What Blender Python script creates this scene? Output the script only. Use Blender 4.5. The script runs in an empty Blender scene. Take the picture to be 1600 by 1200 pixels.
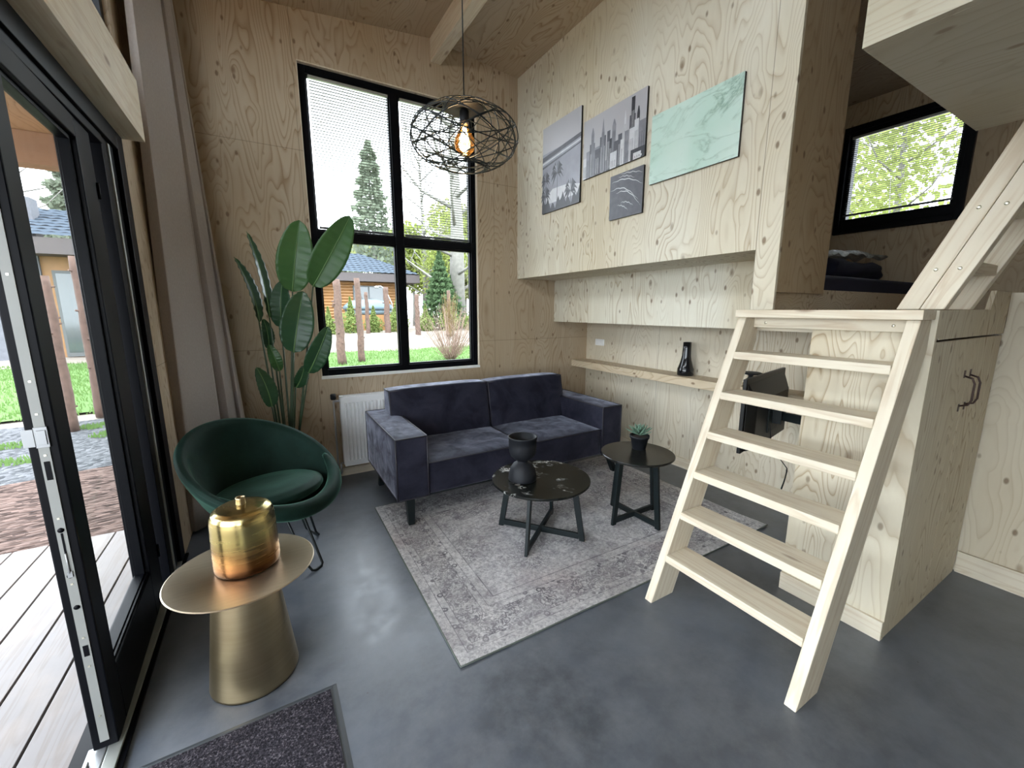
import bpy, bmesh, math, random
from mathutils import Vector, Matrix, Euler
random.seed(7)
R = math.radians
S = bpy.context.scene
COL = S.collection
# ------------------------------------------------------------------ camera
cd = bpy.data.cameras.new('camera'); cam = bpy.data.objects.new('camera', cd); COL.objects.link(cam)
cd.sensor_fit = 'HORIZONTAL'; cd.sensor_width = 36.0; cd.lens = 36.0 * 645.83 / 1600
cd.clip_start = 0.02; cd.clip_end = 300
cam.location = (0, 0, 1.55)
cam.rotation_euler = (R(90 - 10.163), 0, R(-30.506))
S.camera = cam
# ------------------------------------------------------------------ world, sun, exposure
W = bpy.data.worlds.new('overcast_sky'); S.world = W; W.use_nodes = True
wn = W.node_tree.nodes; wl = W.node_tree.links; wn.clear()
wo = wn.new('ShaderNodeOutputWorld'); wb = wn.new('ShaderNodeBackground')
tc = wn.new('ShaderNodeTexCoord'); sx = wn.new('ShaderNodeSeparateXYZ'); rp = wn.new('ShaderNodeValToRGB')
wl.new(tc.outputs['Generated'], sx.inputs[0]); wl.new(sx.outputs['Z'], rp.inputs[0])
rp.color_ramp.elements[0].position = 0.0; rp.color_ramp.elements[0].color = (0.78, 0.86, 0.94, 1)
rp.color_ramp.elements[1].position = 0.5; rp.color_ramp.elements[1].color = (0.84, 0.92, 1.0, 1)
wl.new(rp.outputs[0], wb.inputs[0]); wb.inputs[1].default_value = 1.0
wl.new(wb.outputs[0], wo.inputs[0])
sd = bpy.data.lights.new('sun', 'SUN'); sd.energy = 0.25; sd.angle = R(25); sd.color = (1.0, 0.97, 0.92)
sun = bpy.data.objects.new('sun', sd); COL.objects.link(sun); sun.rotation_euler = (R(35), R(-20), 0)
S.view_settings.view_transform = 'Standard'; S.view_settings.look = 'None'
S.view_settings.gamma = 1.0; S.view_settings.use_curve_mapping = False
S.view_settings.exposure = 3.5

# ------------------------------------------------------------------ node helpers
class NT:
    def __init__(s, name, rough=0.6, metal=0.0, spec=0.5):
        s.m = bpy.data.materials.new(name); s.m.use_nodes = True
        s.t = s.m.node_tree; s.n = s.t.nodes; s.l = s.t.links; s.n.clear()
        s.out = s.n.new('ShaderNodeOutputMaterial'); s.b = s.n.new('ShaderNodeBsdfPrincipled')
        s.l.new(s.b.outputs[0], s.out.inputs[0])
        s.b.inputs['Roughness'].default_value = rough; s.b.inputs['Metallic'].default_value = metal
        s.b.inputs['Specular IOR Level'].default_value = spec
        s.tc = s.n.new('ShaderNodeTexCoord')
    def set(s, sock, v):
        if hasattr(v, 'is_linked') or hasattr(v, 'links'): s.l.new(v, sock)
        else: sock.default_value = v
    def coord(s, scale=(1, 1, 1), rot=(0, 0, 0), loc=None, rnd=False, kind='Object'):
        v = s.tc.outputs[kind]
        if rnd:
            oi = s.n.new('ShaderNodeObjectInfo'); mm = s.n.new('ShaderNodeVectorMath'); mm.operation = 'MULTIPLY_ADD'
            cb = s.n.new('ShaderNodeCombineXYZ')
            for i in range(3): s.l.new(oi.outputs['Random'], cb.inputs[i])
            s.l.new(cb.outputs[0], mm.inputs[0]); mm.inputs[1].default_value = (37, 53, 71); s.l.new(v, mm.inputs[2]); v = mm.outputs[0]
        mp = s.n.new('ShaderNodeMapping'); s.l.new(v, mp.inputs[0])
        mp.inputs['Scale'].default_value = scale; mp.inputs['Rotation'].default_value = rot
        if loc: mp.inputs['Location'].default_value = loc
        return mp.outputs[0]
    def noise(s, vec, scale=5, detail=3, rough=0.5, dist=0.0):
        n = s.n.new('ShaderNodeTexNoise'); s.l.new(vec, n.inputs['Vector']); n.inputs['Scale'].default_value = scale
        n.inputs['Detail'].default_value = detail; n.inputs['Roughness'].default_value = rough; n.inputs['Distortion'].default_value = dist
        return n.outputs['Fac']
    def voro(s, vec, scale=5, out='Distance', feature='F1'):
        n = s.n.new('ShaderNodeTexVoronoi'); n.feature = feature; s.l.new(vec, n.inputs['Vector']); n.inputs['Scale'].default_value = scale
        return n.outputs[out]
    def math(s, op, a, b=0.5, c=0.5, clamp=False):
        n = s.n.new('ShaderNodeMath'); n.operation = op; n.use_clamp = clamp
        s.set(n.inputs[0], a); s.set(n.inputs[1], b); s.set(n.inputs[2], c)
        return n.outputs[0]
    def ramp(s, fac, stops, interp='LINEAR'):
        n = s.n.new('ShaderNodeValToRGB'); s.l.new(fac, n.inputs[0]); e = n.color_ramp.elements; n.color_ramp.interpolation = interp
        while len(e) < len(stops): e.new(0.5)
        for el, (p, c) in zip(e, stops):
            el.position = p; el.color = (c, c, c, 1) if not hasattr(c, '__len__') else (c[0], c[1], c[2], 1)
        return n.outputs[0]
    def mix(s, fac, a, b, mode='MIX'):
        n = s.n.new('ShaderNodeMix'); n.data_type = 'RGBA'; n.blend_type = mode
        s.set(n.inputs[0], fac)
        for i, v in ((6, a), (7, b)):
            if isinstance(v, tuple): n.inputs[i].default_value = (v[0], v[1], v[2], 1)
            else: s.l.new(v, n.inputs[i])
        return n.outputs[2]
    def sep(s, vec):
        n = s.n.new('ShaderNodeSeparateXYZ'); s.l.new(vec, n.inputs[0]); return n.outputs
    def color(s, v):
        if isinstance(v, tuple): s.b.inputs['Base Color'].default_value = (v[0], v[1], v[2], 1)
        else: s.l.new(v, s.b.inputs['Base Color'])
    def bump(s, h, strength=0.3, dist=0.01):
        n = s.n.new('ShaderNodeBump'); s.l.new(h, n.inputs['Height']); n.inputs['Strength'].default_value = strength; n.inputs['Distance'].default_value = dist
        s.l.new(n.outputs[0], s.b.inputs['Normal'])

def plain(name, c, rough=0.5, metal=0.0, var=0.12, scale=8, bump=0.0, spec=0.5, sheen=0.0, coat=0.0):
    t = NT(name, rough, metal, spec)
    v = t.coord(rnd=True); n = t.noise(v, scale, 4)
    lo = tuple(x * (1 - var) for x in c); hi = tuple(min(1, x * (1 + var)) for x in c)
    t.color(t.mix(n, lo, hi))
    if bump: t.bump(t.noise(v, scale * 12, 2), bump, 0.002)
    if sheen: t.b.inputs['Sheen Weight'].default_value = sheen
    if coat: t.b.inputs['Coat Weight'].default_value = coat
    return t.m

def plywood(name, axis='z', base=(0.60, 0.50, 0.345), seams=(), dark=0.85, knots=1.0, freq=1.0):
    t = NT(name, 0.62, 0, 0.35)
    cr, gr = 2.9 * freq, 0.62 * freq
    sc = {'x': (gr, cr, cr), 'y': (cr, gr, cr), 'z': (cr, cr, gr)}[axis]
    v = t.coord(sc)
    kv = {'x': (.55, 1, 1), 'y': (1, .55, 1), 'z': (1, 1, .55)}[axis]
    k = t.coord(tuple(a * 5.6 for a in kv))
    kd = t.voro(k, 1.0); kc = t.voro(k, 1.0, 'Color')
    ksep = t.sep(kc)
    kon = t.math('GREATER_THAN', ksep[0], 0.35)
    bend = t.math('MULTIPLY', t.math('SUBTRACT', 0.35, kd, clamp=True), kon)
    h = t.math('ADD', t.math('MULTIPLY', t.noise(v, 1.0, 2.5, 0.45, 0.25), 36.0), t.math('MULTIPLY', bend, 5.0))
    fr = t.math('FRACT', h)
    line = t.ramp(fr, [(0.0, 1.0), (0.10, 0.55), (0.32, 0.12), (0.85, 0.0), (0.97, 0.35), (1.0, 1.0)])
    amp = t.ramp(t.noise(t.coord(tuple(a * .6 for a in sc)), 1.3, 2), [(0.35, 0.30), (0.62, 1.0)])
    fine = t.noise(t.coord(tuple(a * 22 for a in sc)), 1.0, 2)
    tone = t.noise(t.coord(tuple(a * .5 for a in sc), loc=(3, 1, 7)), 1.0, 3)
    b2 = (base[0] * .86, base[1] * .80, base[2] * .70)
    col = t.mix(t.ramp(tone, [(0.35, 0), (0.7, 1)]), base, b2)
    col = t.mix(t.math('MULTIPLY', t.math('MULTIPLY', line, amp), dark), col, (base[0] * .48, base[1] * .36, base[2] * .24))
    col = t.mix(t.math('MULTIPLY', fine, 0.16), col, (base[0] * .6, base[1] * .5, base[2] * .4))
    kn = t.ramp(t.math('ADD', kd, t.math('MULTIPLY', ksep[1], 0.03)), [(0.040, 1), (0.085, 0.6), (0.13, 0)])
    col = t.mix(t.math('MULTIPLY', t.math('MULTIPLY', kn, kon), 0.75 * knots), col, (0.16, 0.09, 0.045))
    k2 = t.voro(t.coord(tuple(a * 11 for a in kv), loc=(4, 9, 2)), 1.0)
    col = t.mix(t.math('MULTIPLY', t.ramp(k2, [(0.08, 1), (0.15, 0)]), 0.75 * knots), col, (0.14, 0.08, 0.04))
    ps = t.sep(t.tc.outputs['Object'])
    for ax, val in seams:
        d = t.math('ABSOLUTE', t.math('SUBTRACT', ps['xyz'.index(ax)], val))
        col = t.mix(t.math('MULTIPLY', t.math('LESS_THAN', d, 0.002), 0.6), col, (0.10, 0.07, 0.04))
    t.color(col); t.bump(fine, 0.08, 0.001)
    return t.m

def pine(name, axis='z', base=(0.68, 0.61, 0.48)):
    t = NT(name, 0.55, 0, 0.35)
    cr, gr = 16, 0.9
    sc = {'x': (gr, cr, cr), 'y': (cr, gr, cr), 'z': (cr, cr, gr)}[axis]
    v = t.coord(sc, rnd=True)
    n = t.noise(v, 1.0, 3, 0.5, 0.4); fr = t.math('FRACT', t.math('MULTIPLY', n, 6.0))
    line = t.ramp(fr, [(0, 0.9), (0.3, 0.2), (0.8, 0.0), (1, 0.9)])
    col = t.mix(t.math('MULTIPLY', line, 0.40), base, (base[0] * .62, base[1] * .45, base[2] * .30))
    kv = {'x': (2.2, 7, 7), 'y': (7, 2.2, 7), 'z': (7, 7, 2.2)}[axis]
    kd = t.voro(t.coord(kv, rnd=True), 1.0)
    col = t.mix(t.math('MULTIPLY', t.ramp(kd, [(0.06, 1), (0.13, 0)]), 0.7), col, (0.20, 0.11, 0.06))
    dirt = t.noise(t.coord((3, 3, 3), rnd=True), 2.0, 5)
    col = t.mix(t.math('MULTIPLY', t.ramp(dirt, [(0.5, 0), (0.75, 1)]), 0.18), col, (0.35, 0.28, 0.22))
    t.color(col); t.bump(n, 0.1, 0.001)
    return t.m

M = {}
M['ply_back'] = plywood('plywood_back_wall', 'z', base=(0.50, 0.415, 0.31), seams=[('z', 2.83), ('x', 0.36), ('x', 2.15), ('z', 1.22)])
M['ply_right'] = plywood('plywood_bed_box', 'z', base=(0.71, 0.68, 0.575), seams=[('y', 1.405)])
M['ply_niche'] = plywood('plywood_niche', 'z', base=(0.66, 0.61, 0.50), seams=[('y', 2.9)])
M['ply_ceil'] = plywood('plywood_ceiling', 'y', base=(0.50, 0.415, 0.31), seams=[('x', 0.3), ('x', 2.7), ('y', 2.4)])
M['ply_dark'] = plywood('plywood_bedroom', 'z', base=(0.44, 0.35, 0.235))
M['ply_h'] = plywood('plywood_shelf', 'y', base=(0.66, 0.575, 0.44))
M['ply_closet'] = plywood('plywood_closet', 'z', base=(0.64, 0.585, 0.46), knots=.8)
M['pine_x'] = pine('pine_x', 'x'); M['pine_y'] = pine('pine_y', 'y'); M['pine_z'] = pine('pine_z', 'z')
M['black_frame'] = plain('black_frame_paint', (0.0016, 0.002, 0.0035), 0.42, spec=0.12)
M['black_soft'] = plain('black_powder_coat', (0.005, 0.009, 0.010), 0.45, spec=.35)
M['black_matte'] = plain('matte_black_ceramic', (0.007, 0.008, 0.011), 0.6, bump=.1, spec=.35)
M['black_gloss'] = plain('gloss_black_ceramic', (0.010, 0.010, 0.012), 0.12)
M['alu'] = plain('brushed_aluminium', (0.46, 0.48, 0.45), 0.42, 0.7)
M['strip_metal'] = plain('lock_strip_steel', (0.26, 0.265, 0.25), 0.5, 0.3)
M['white_enamel'] = plain('white_enamel', (0.80, 0.81, 0.82), 0.35, var=.03)
M['white_plastic'] = plain('white_plastic', (0.82, 0.82, 0.80), 0.4, var=.02)
M['screw'] = plain('screw_steel', (0.75, 0.72, 0.6), 0.3, 0.9)
M['blind'] = plain('blind_slat', (0.06, 0.065, 0.07), 0.5, var=.05)
M['blind_cord'] = plain('blind_cord', (0.7, 0.7, 0.7), 0.6, var=.05)
M['brown_metal'] = plain('dark_bronze_handle', (0.045, 0.022, 0.018), 0.4, 0.3)
M['tv'] = plain('tv_plastic', (0.006, 0.006, 0.006), 0.38, spec=.35)
M['soil'] = plain('soil', (0.03, 0.02, 0.015), 0.95, bump=.5)
M['zinc'] = plain('galvanised_steel', (0.34, 0.35, 0.36), 0.4, 0.6)

def glass():
    m = bpy.data.materials.new('window_glass'); m.use_nodes = True; n = m.node_tree.nodes; l = m.node_tree.links; n.clear()
    o = n.new('ShaderNodeOutputMaterial'); t = n.new('ShaderNodeBsdfTransparent'); g = n.new('ShaderNodeBsdfGlossy'); x = n.new('ShaderNodeMixShader')
    f = n.new('ShaderNodeLayerWeight'); f.inputs['Blend'].default_value = 0.5; pw = n.new('ShaderNodeMath'); pw.operation = 'POWER'; pw.inputs[1].default_value = 4.5; l.new(f.outputs['Facing'], pw.inputs[0])
    mm = n.new('ShaderNodeMath'); mm.operation = 'MULTIPLY'; mm.inputs[1].default_value = 0.4
    t.inputs[0].default_value = (0.985, 0.99, 0.985, 1); g.inputs['Roughness'].default_value = 0.02
    l.new(pw.outputs[0], mm.inputs[0]); l.new(mm.outputs[0], x.inputs[0]); l.new(t.outputs[0], x.inputs[1]); l.new(g.outputs[0], x.inputs[2]); l.new(x.outputs[0], o.inputs[0])
    return m
M['glass'] = glass()

# floor
t = NT('dark_slate_vinyl', 0.40, 0, 1.0)
v = t.coord()
a = t.noise(v, 1.3, 6, 0.62, 0.3); b = t.noise(v, 7, 6, 0.7)
c = t.mix(t.ramp(a, [(0.35, 0), (0.68, 1)]), (0.040, 0.048, 0.062), (0.115, 0.134, 0.168))  # blue tint in both tones stands in for sky reflected through the door
c = t.mix(t.math('MULTIPLY', t.ramp(b, [(0.4, 0), (0.7, 1)]), 0.6), c, (0.150, 0.162, 0.180))
sp = t.voro(v, 6.0); c = t.mix(t.math('MULTIPLY', t.ramp(sp, [(0.015, 1), (0.03, 0)]), 0.8), c, (0.015, 0.015, 0.015))
t.color(c); t.l.new(t.ramp(b, [(0.3, 0.34), (0.7, 0.50)]), t.b.inputs['Roughness']); t.bump(t.noise(v, 60, 4), 0.05, 0.002)
M['floor'] = t.m

# sofa fabric
t = NT('indigo_velvet', 0.8, 0, 0.2)
v = t.coord(rnd=True); a = t.noise(v, 4.5, 5, 0.6, 0.6)
t.color(t.mix(t.ramp(a, [(0.35, 0), (0.7, 1)]), (0.005, 0.005, 0.012), (0.022, 0.022, 0.037)))
t.b.inputs['Sheen Weight'].default_value = 0.8; t.b.inputs['Sheen Roughness'].default_value = 0.35; t.b.inputs['Sheen Tint'].default_value = (0.62, 0.65, 0.80, 1)
t.bump(t.noise(v, 14, 4), 0.25, 0.01); t.l.new(t.ramp(t.noise(v, 7, 5, .6, .8), [(.35, .25), (.65, 1.0)]), t.b.inputs['Sheen Weight']); M['velvet'] = t.m
M['piping'] = plain('dark_piping', (0.012, 0.011, 0.018), 0.6)
t = NT('green_velvet', 0.75, 0, 0.2)
v = t.coord(rnd=True); a = t.noise(v, 5, 4, 0.6, 0.5)
t.color(t.mix(t.ramp(a, [(0.35, 0), (0.7, 1)]), (0.003, 0.014, 0.010), (0.007, 0.027, 0.020)))
t.b.inputs['Sheen Weight'].default_value = 0.4; t.b.inputs['Sheen Roughness'].default_value = 0.3; t.b.inputs['Sheen Tint'].default_value = (0.35, 0.8, 0.6, 1)
t.bump(t.noise(v, 20, 3), 0.15, 0.006); M['green_velvet'] = t.m

# curtain
t = NT('taupe_linen', 0.9, 0, 0.1)
v = t.coord((1, 1, 1)); w = t.noise(t.coord((220, 220, 60)), 1, 2)
t.color(t.mix(w, (0.33, 0.295, 0.275), (0.43, 0.39, 0.365))); t.bump(w, 0.2, 0.001); M['curtain'] = t.m

# brass
def brass(name, c1, c2, rough, axis_z=True):
    t = NT(name, rough, 1.0)
    v = t.coord((1.2, 1.2, 60) if axis_z else (3, 40, 3)); n = t.noise(v, 2, 3); n2 = t.noise(t.coord(), 5, 3)
    t.color(t.mix(t.ramp(t.math('ADD', t.math('MULTIPLY', n, .35), t.math('MULTIPLY', n2, .65)), [(0.3, 0), (0.7, 1)]), c1, c2))
    t.bump(n, 0.05, 0.001); t.b.inputs['Anisotropic'].default_value = 0.5
    return t.m
M['brass_brushed'] = brass('brushed_brass', (0.36, 0.28, 0.16), (0.46, 0.37, 0.23), 0.36)
M['brass_top'] = brass('brushed_brass_top', (0.44, 0.37, 0.27), (0.54, 0.46, 0.34), 0.38, False)
t = NT('patina_brass_vase', 0.2, 1.0)
z = t.sep(t.tc.outputs['Object'])[2]
n = t.noise(t.coord((2, 2, 30)), 2, 4)
zz = t.math('ADD', z, t.math('MULTIPLY', t.math('SUBTRACT', n, 0.5), 0.05))
t.color(t.ramp(t.math('MULTIPLY', zz, 4.0), [(0.0, (0.10, 0.05, 0.03)), (0.12, (0.33, 0.16, 0.07)), (0.36, (0.40, 0.24, 0.09)), (0.50, (0.58, 0.46, 0.17)), (0.85, (0.55, 0.44, 0.20)), (1.0, (0.48, 0.40, 0.22))]))
t.l.new(t.ramp(n, [(0.3, 0.14), (0.7, 0.34)]), t.b.inputs['Roughness']); M['vase_brass'] = t.m

# black marble
t = NT('black_marble', 0.25, 0, .3)
v = t.coord((1, 2.6, 1), rot=(0, 0, R(-25))); n = t.noise(v, 5, 6, 0.6, 1.2)
vein = t.ramp(t.math('ABSOLUTE', t.math('SUBTRACT', n, 0.5)), [(0.0, 1), (0.010, 0.6), (0.022, 0)])
msk = t.ramp(t.noise(t.coord(loc=(5, 2, 0)), 5, 3), [(0.53, 0), (0.64, 1)])
t.color(t.mix(t.math('MULTIPLY', vein, msk), (0.008, 0.009, 0.008), (0.8, 0.8, 0.77))); M['marble'] = t.m
M['stone_top'] = plain('dark_stone_top', (0.012, 0.012, 0.011), 0.22, var=.3, spec=.35)

# rug (object space: centre at origin, half size 1.2 x 0.86)
t = NT('vintage_rug', 0.95, 0, 0.1)
ps = t.sep(t.tc.outputs['Object']); v = t.coord()
dx = t.math('SUBTRACT', 1.2, t.math('ABSOLUTE', ps[0])); dy = t.math('SUBTRACT', 0.86, t.math('ABSOLUTE', ps[1]))
d = t.math('MINIMUM', dx, dy)
mott = t.noise(v, 2.6, 5, 0.6); fine = t.noise(v, 55, 4, 0.75)
col = t.mix(t.ramp(mott, [(0.35, 0), (0.65, 1)]), (0.46, 0.445, 0.45), (0.68, 0.67, 0.67))
red = t.ramp(t.noise(t.coord(loc=(9, 4, 1)), 2.2, 3), [(0.58, 0), (0.75, 1)])
col = t.mix(t.math('MULTIPLY', red, 0.35), col, (0.30, 0.16, 0.15))
def band(lo, hi):
    return t.math('MULTIPLY', t.math('GREATER_THAN', d, lo), t.math('LESS_THAN', d, hi))
lines = None
for p, wd in ((0.055, .003), (0.095, .003), (0.235, .003), (0.275, .003), (0.33, .006)):
    q = band(p, p + wd); lines = q if lines is None else t.math('ADD', lines, q)
orn = t.noise(t.coord((1, 1, 1)), 26, 2, 0.5, 1.6)
om = t.ramp(t.math('ABSOLUTE', t.math('SUBTRACT', orn, 0.5)), [(0.0, 1), (0.05, 0.7), (0.09, 0)])
rings = t.ramp(t.math('ABSOLUTE', t.math('SUBTRACT', t.voro(v, 22), 0.30)), [(0.05, 1), (0.13, 0)])
borderm = t.math('MULTIPLY', band(0.098, 0.235), om)
smallb = t.math('MULTIPLY', t.math('ADD', band(0.058, 0.095), band(0.238, 0.275)), rings)
corner = t.math('MULTIPLY', t.math('GREATER_THAN', d, 0.33), t.ramp(t.noise(t.coord(loc=(2, 7, 0)), 3.0, 2), [(0.42, 0.15), (0.60, 1.0)]))
fieldm = t.math('MULTIPLY', corner, om)
wear = t.ramp(t.noise(t.coord(loc=(1, 1, 3)), 9, 4), [(0.35, 0.35), (0.7, 1.0)])
pat = t.math('MULTIPLY', t.math('ADD', t.math('ADD', lines, borderm), t.math('ADD', smallb, fieldm), clamp=True), wear)
col = t.mix(t.math('MULTIPLY', pat, 0.95), col, (0.06, 0.052, 0.07))
col = t.mix(t.math('MULTIPLY', t.ramp(fine, [(0.4, 0), (0.7, 1)]), 0.8), col, (0.16, 0.15, 0.165))
col = t.mix(t.math('MULTIPLY', t.ramp(t.noise(t.coord(loc=(6, 6, 0)), 11, 5, .7), [(.5, 0), (.68, 1)]), .40), col, (0.15, 0.13, 0.155))
t.color(col); t.bump(fine, 0.4, 0.003); M['rug'] = t.m
M['rug_edge'] = plain('rug_overlock', (0.09, 0.105, 0.09), 0.9)
t = NT('doormat_pile', 0.95, 0, 0.1)
n = t.noise(t.coord(), 150, 3, 0.7); t.color(t.ramp(n, [(0.38, (0.010, 0.009, 0.012)), (0.56, (0.05, 0.045, 0.055)), (0.70, (0.22, 0.20, 0.22))])); t.bump(n, 0.8, 0.01); M['mat'] = t.m
M['mat_rubber'] = plain('doormat_rubber', (0.05, 0.057, 0.065), 0.45)

def leafm(name, c1, c2, rough=0.35):
    t = NT(name, rough, 0, 0.4); v = t.coord(rnd=True)
    t.color(t.mix(t.noise(v, 8, 3), c1, c2)); t.bump(t.noise(t.coord((90, 4, 90), rnd=True), 1, 2), 0.15, 0.002)
    return t.m
M['leaf'] = leafm('banana_leaf', (0.028, 0.085, 0.022), (0.050, 0.125, 0.034))
M['leaf_dark'] = leafm('banana_leaf_deep', (0.012, 0.045, 0.018), (0.022, 0.07, 0.026))
M['midrib'] = plain('leaf_midrib', (0.10, 0.19, 0.06), 0.4)
M['stem'] = plain('leaf_stalk', (0.025, 0.05, 0.02), 0.45)
M['succulent'] = plain('succulent_green', (0.14, 0.24, 0.17), 0.5, var=.35, scale=30)
M['navy'] = plain('navy_bedding', (0.006, 0.009, 0.030), 0.8, var=.3)

# ------------------------------------------------------------------ mesh builder
class MB:
    def __init__(s): s.bm = bmesh.new()
    def poly(s, pts, mi=0):
        vs = [s.bm.verts.new(p) for p in pts]
        f = s.bm.faces.new(vs); f.material_index = mi; return f
    def hexa(s, p, mi=0):                      # p: 8 points, bottom ring then top ring
        v = [s.bm.verts.new(q) for q in p]
        for idx in ((3, 2, 1, 0), (4, 5, 6, 7), (0, 1, 5, 4), (1, 2, 6, 5), (2, 3, 7, 6), (3, 0, 4, 7)):
            f = s.bm.faces.new([v[i] for i in idx]); f.material_index = mi
        return s
    def box(s, x0, x1, y0, y1, z0, z1, mi=0):
        return s.hexa([(x0, y0, z0), (x1, y0, z0), (x1, y1, z0), (x0, y1, z0), (x0, y0, z1), (x1, y0, z1), (x1, y1, z1), (x0, y1, z1)], mi)
    def extrude(s, ring, vec, mi=0):           # planar ring + extrusion vector
        a = [s.bm.verts.new(p) for p in ring]; b = [s.bm.verts.new(Vector(p) + Vector(vec)) for p in ring]
        n = len(ring); fs = [s.bm.faces.new(a[::-1]), s.bm.faces.new(b)]
        for i in range(n): fs.append(s.bm.faces.new((a[i], a[(i + 1) % n], b[(i + 1) % n], b[i])))
        for f in fs: f.material_index = mi
        return s
    def tube(s, pts, r, n=8, closed=False, mi=0, caps=True):
        pts = [Vector(p) for p in pts]; N = len(pts); rings = []
        rr = r if hasattr(r, '__len__') else [r] * N
        up = Vector((0, 0, 1)); prev = None
        for i, p in enumerate(pts):
            if closed: d = pts[(i + 1) % N] - pts[i - 1]
            else: d = pts[min(i + 1, N - 1)] - pts[max(i - 1, 0)]
            d.normalize()
            if prev is None:
                a = d.cross(up)
                if a.length < 0.05: a = d.cross(Vector((1, 0, 0)))
            else: a = prev - d * prev.dot(d)
            a.normalize(); prev = a; b = d.cross(a)
            rings.append([s.bm.verts.new(p + (a * math.cos(2 * math.pi * k / n) + b * math.sin(2 * math.pi * k / n)) * rr[i]) for k in range(n)])
        for i in range(N if closed else N - 1):
            A, B = rings[i], rings[(i + 1) % N]
            for k in range(n):
                f = s.bm.faces.new((A[k], A[(k + 1) % n], B[(k + 1) % n], B[k])); f.smooth = True; f.material_index = mi
        if caps and not closed:
            s.bm.faces.new(rings[0][::-1]).material_index = mi; s.bm.faces.new(rings[-1]).material_index = mi
        return s
    def lathe(s, prof, n=40, c=(0, 0, 0), mi=0, smooth=True, sx=1.0, sy=1.0):
        rings = []
        for r, z in prof:
            if r < 1e-5: rings.append([s.bm.verts.new((c[0], c[1], c[2] + z))])
            else: rings.append([s.bm.verts.new((c[0] + r * sx * math.cos(2 * math.pi * k / n), c[1] + r * sy * math.sin(2 * math.pi * k / n), c[2] + z)) for k in range(n)])
        for A, B in zip(rings[:-1], rings[1:]):
            for k in range(n):
                k2 = (k + 1) % n
                if len(A) == 1 and len(B) == 1: continue
                if len(A) == 1: f = s.bm.faces.new((A[0], B[k2], B[k]))
                elif len(B) == 1: f = s.bm.faces.new((A[k], A[k2], B[0]))
                else: f = s.bm.faces.new((A[k], A[k2], B[k2], B[k]))
                f.smooth = smooth; f.material_index = mi
        return s
    def cyl(s, c, r, h, n=24, mi=0): return s.lathe([(0, 0), (r, 0), (r, h), (0, h)], n, c, mi, smooth=False)
    def grid(s, fn, nu, nv, smooth=True, mi=0, wrapu=False):
        V = [[s.bm.verts.new(fn(i / nu, j / nv)) for j in range(nv + 1)] for i in range(nu if wrapu else nu + 1)]
        for i in range(nu):
            i2 = (i + 1) % nu if wrapu else i + 1
            for j in range(nv):
                f = s.bm.faces.new((V[i][j], V[i2][j], V[i2][j + 1], V[i][j + 1])); f.smooth = smooth; f.material_index = mi
        return s

def obj(name, mb, mats, parent=None, bevel=0.0, seg=2, loc=(0, 0, 0), rot=(0, 0, 0), label=None, solid=0.0, sub=0, recalc=True, autos=False):
    if recalc: bmesh.ops.recalc_face_normals(mb.bm, faces=mb.bm.faces)
    me = bpy.data.meshes.new(name); mb.bm.to_mesh(me); mb.bm.free()
    for m in (mats if isinstance(mats, (list, tuple)) else [mats]): me.materials.append(M[m] if isinstance(m, str) else m)
    o = bpy.data.objects.new(name, me); COL.objects.link(o); o.location = loc; o.rotation_euler = rot
    if parent: o.parent = parent
    if label: o['label'] = label
    if solid:
        q = o.modifiers.new('solid', 'SOLIDIFY'); q.thickness = solid; q.offset = 0
    if bevel:
        q = o.modifiers.new('bevel', 'BEVEL'); q.width = bevel; q.segments = seg; q.limit_method = 'ANGLE'; q.angle_limit = R(40)
        q.harden_normals = False
    if sub:
        q = o.modifiers.new('sub', 'SUBSURF'); q.levels = sub; q.render_levels = sub
    return o
def tag(o, label, cat, group=None, kind=None):
    o['label'] = label; o['category'] = cat
    if group: o['group'] = group
    if kind: o['kind'] = kind
    return o
def thing(name, label, cat, loc=(0, 0, 0), rz=0.0, group=None):
    o = bpy.data.objects.new(name, None); COL.objects.link(o); o.location = loc; o.rotation_euler = (0, 0, rz); o.empty_display_size = 0.1
    return tag(o, label, cat, group)
def struct(name, mb, mats, label, cat, **k):
    o = obj(name, mb, mats, **k); o['kind'] = 'structure'; o['label'] = label; o['category'] = cat
    return o

# ================================================================== SETTING
YB = 4.02                                       # back wall face
def roof(x): return 3.965 - 0.100 * abs(x - 1.50)
struct('floor', MB().box(-0.60, 5.6, -3.0, YB + .2, -0.12, 0.0), 'floor', 'dark slate grey vinyl floor of the cabin', 'floor')

# back wall with window opening (pieces joined in one mesh)
WX0, WX1, WZ0, WZ1 = 0.388, 1.962, 0.948, 3.500
mb = MB()
def wallseg(mb, x0, x1, z0, z1=None, y0=YB, y1=YB + .2):
    xs = [x0, x1] + ([1.50] if x0 < 1.50 < x1 else [])
    xs.sort()
    if z1 is not None: mb.box(x0, x1, y0, y1, z0, z1)
    else:
        ring = [(x0, y0, z0), (x1, y0, z0)] + [(x, y0, roof(x) + .03) for x in reversed(xs)]
        mb.extrude(ring, (0, y1 - y0, 0))
wallseg(mb, -0.72, WX0, 0); wallseg(mb, WX1, 5.5, 0); wallseg(mb, WX0, WX1, 0, WZ0); wallseg(mb, WX0, WX1, WZ1)
struct('wall_back', mb, 'ply_back', 'plywood back wall around the tall black window', 'wall')
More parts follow.
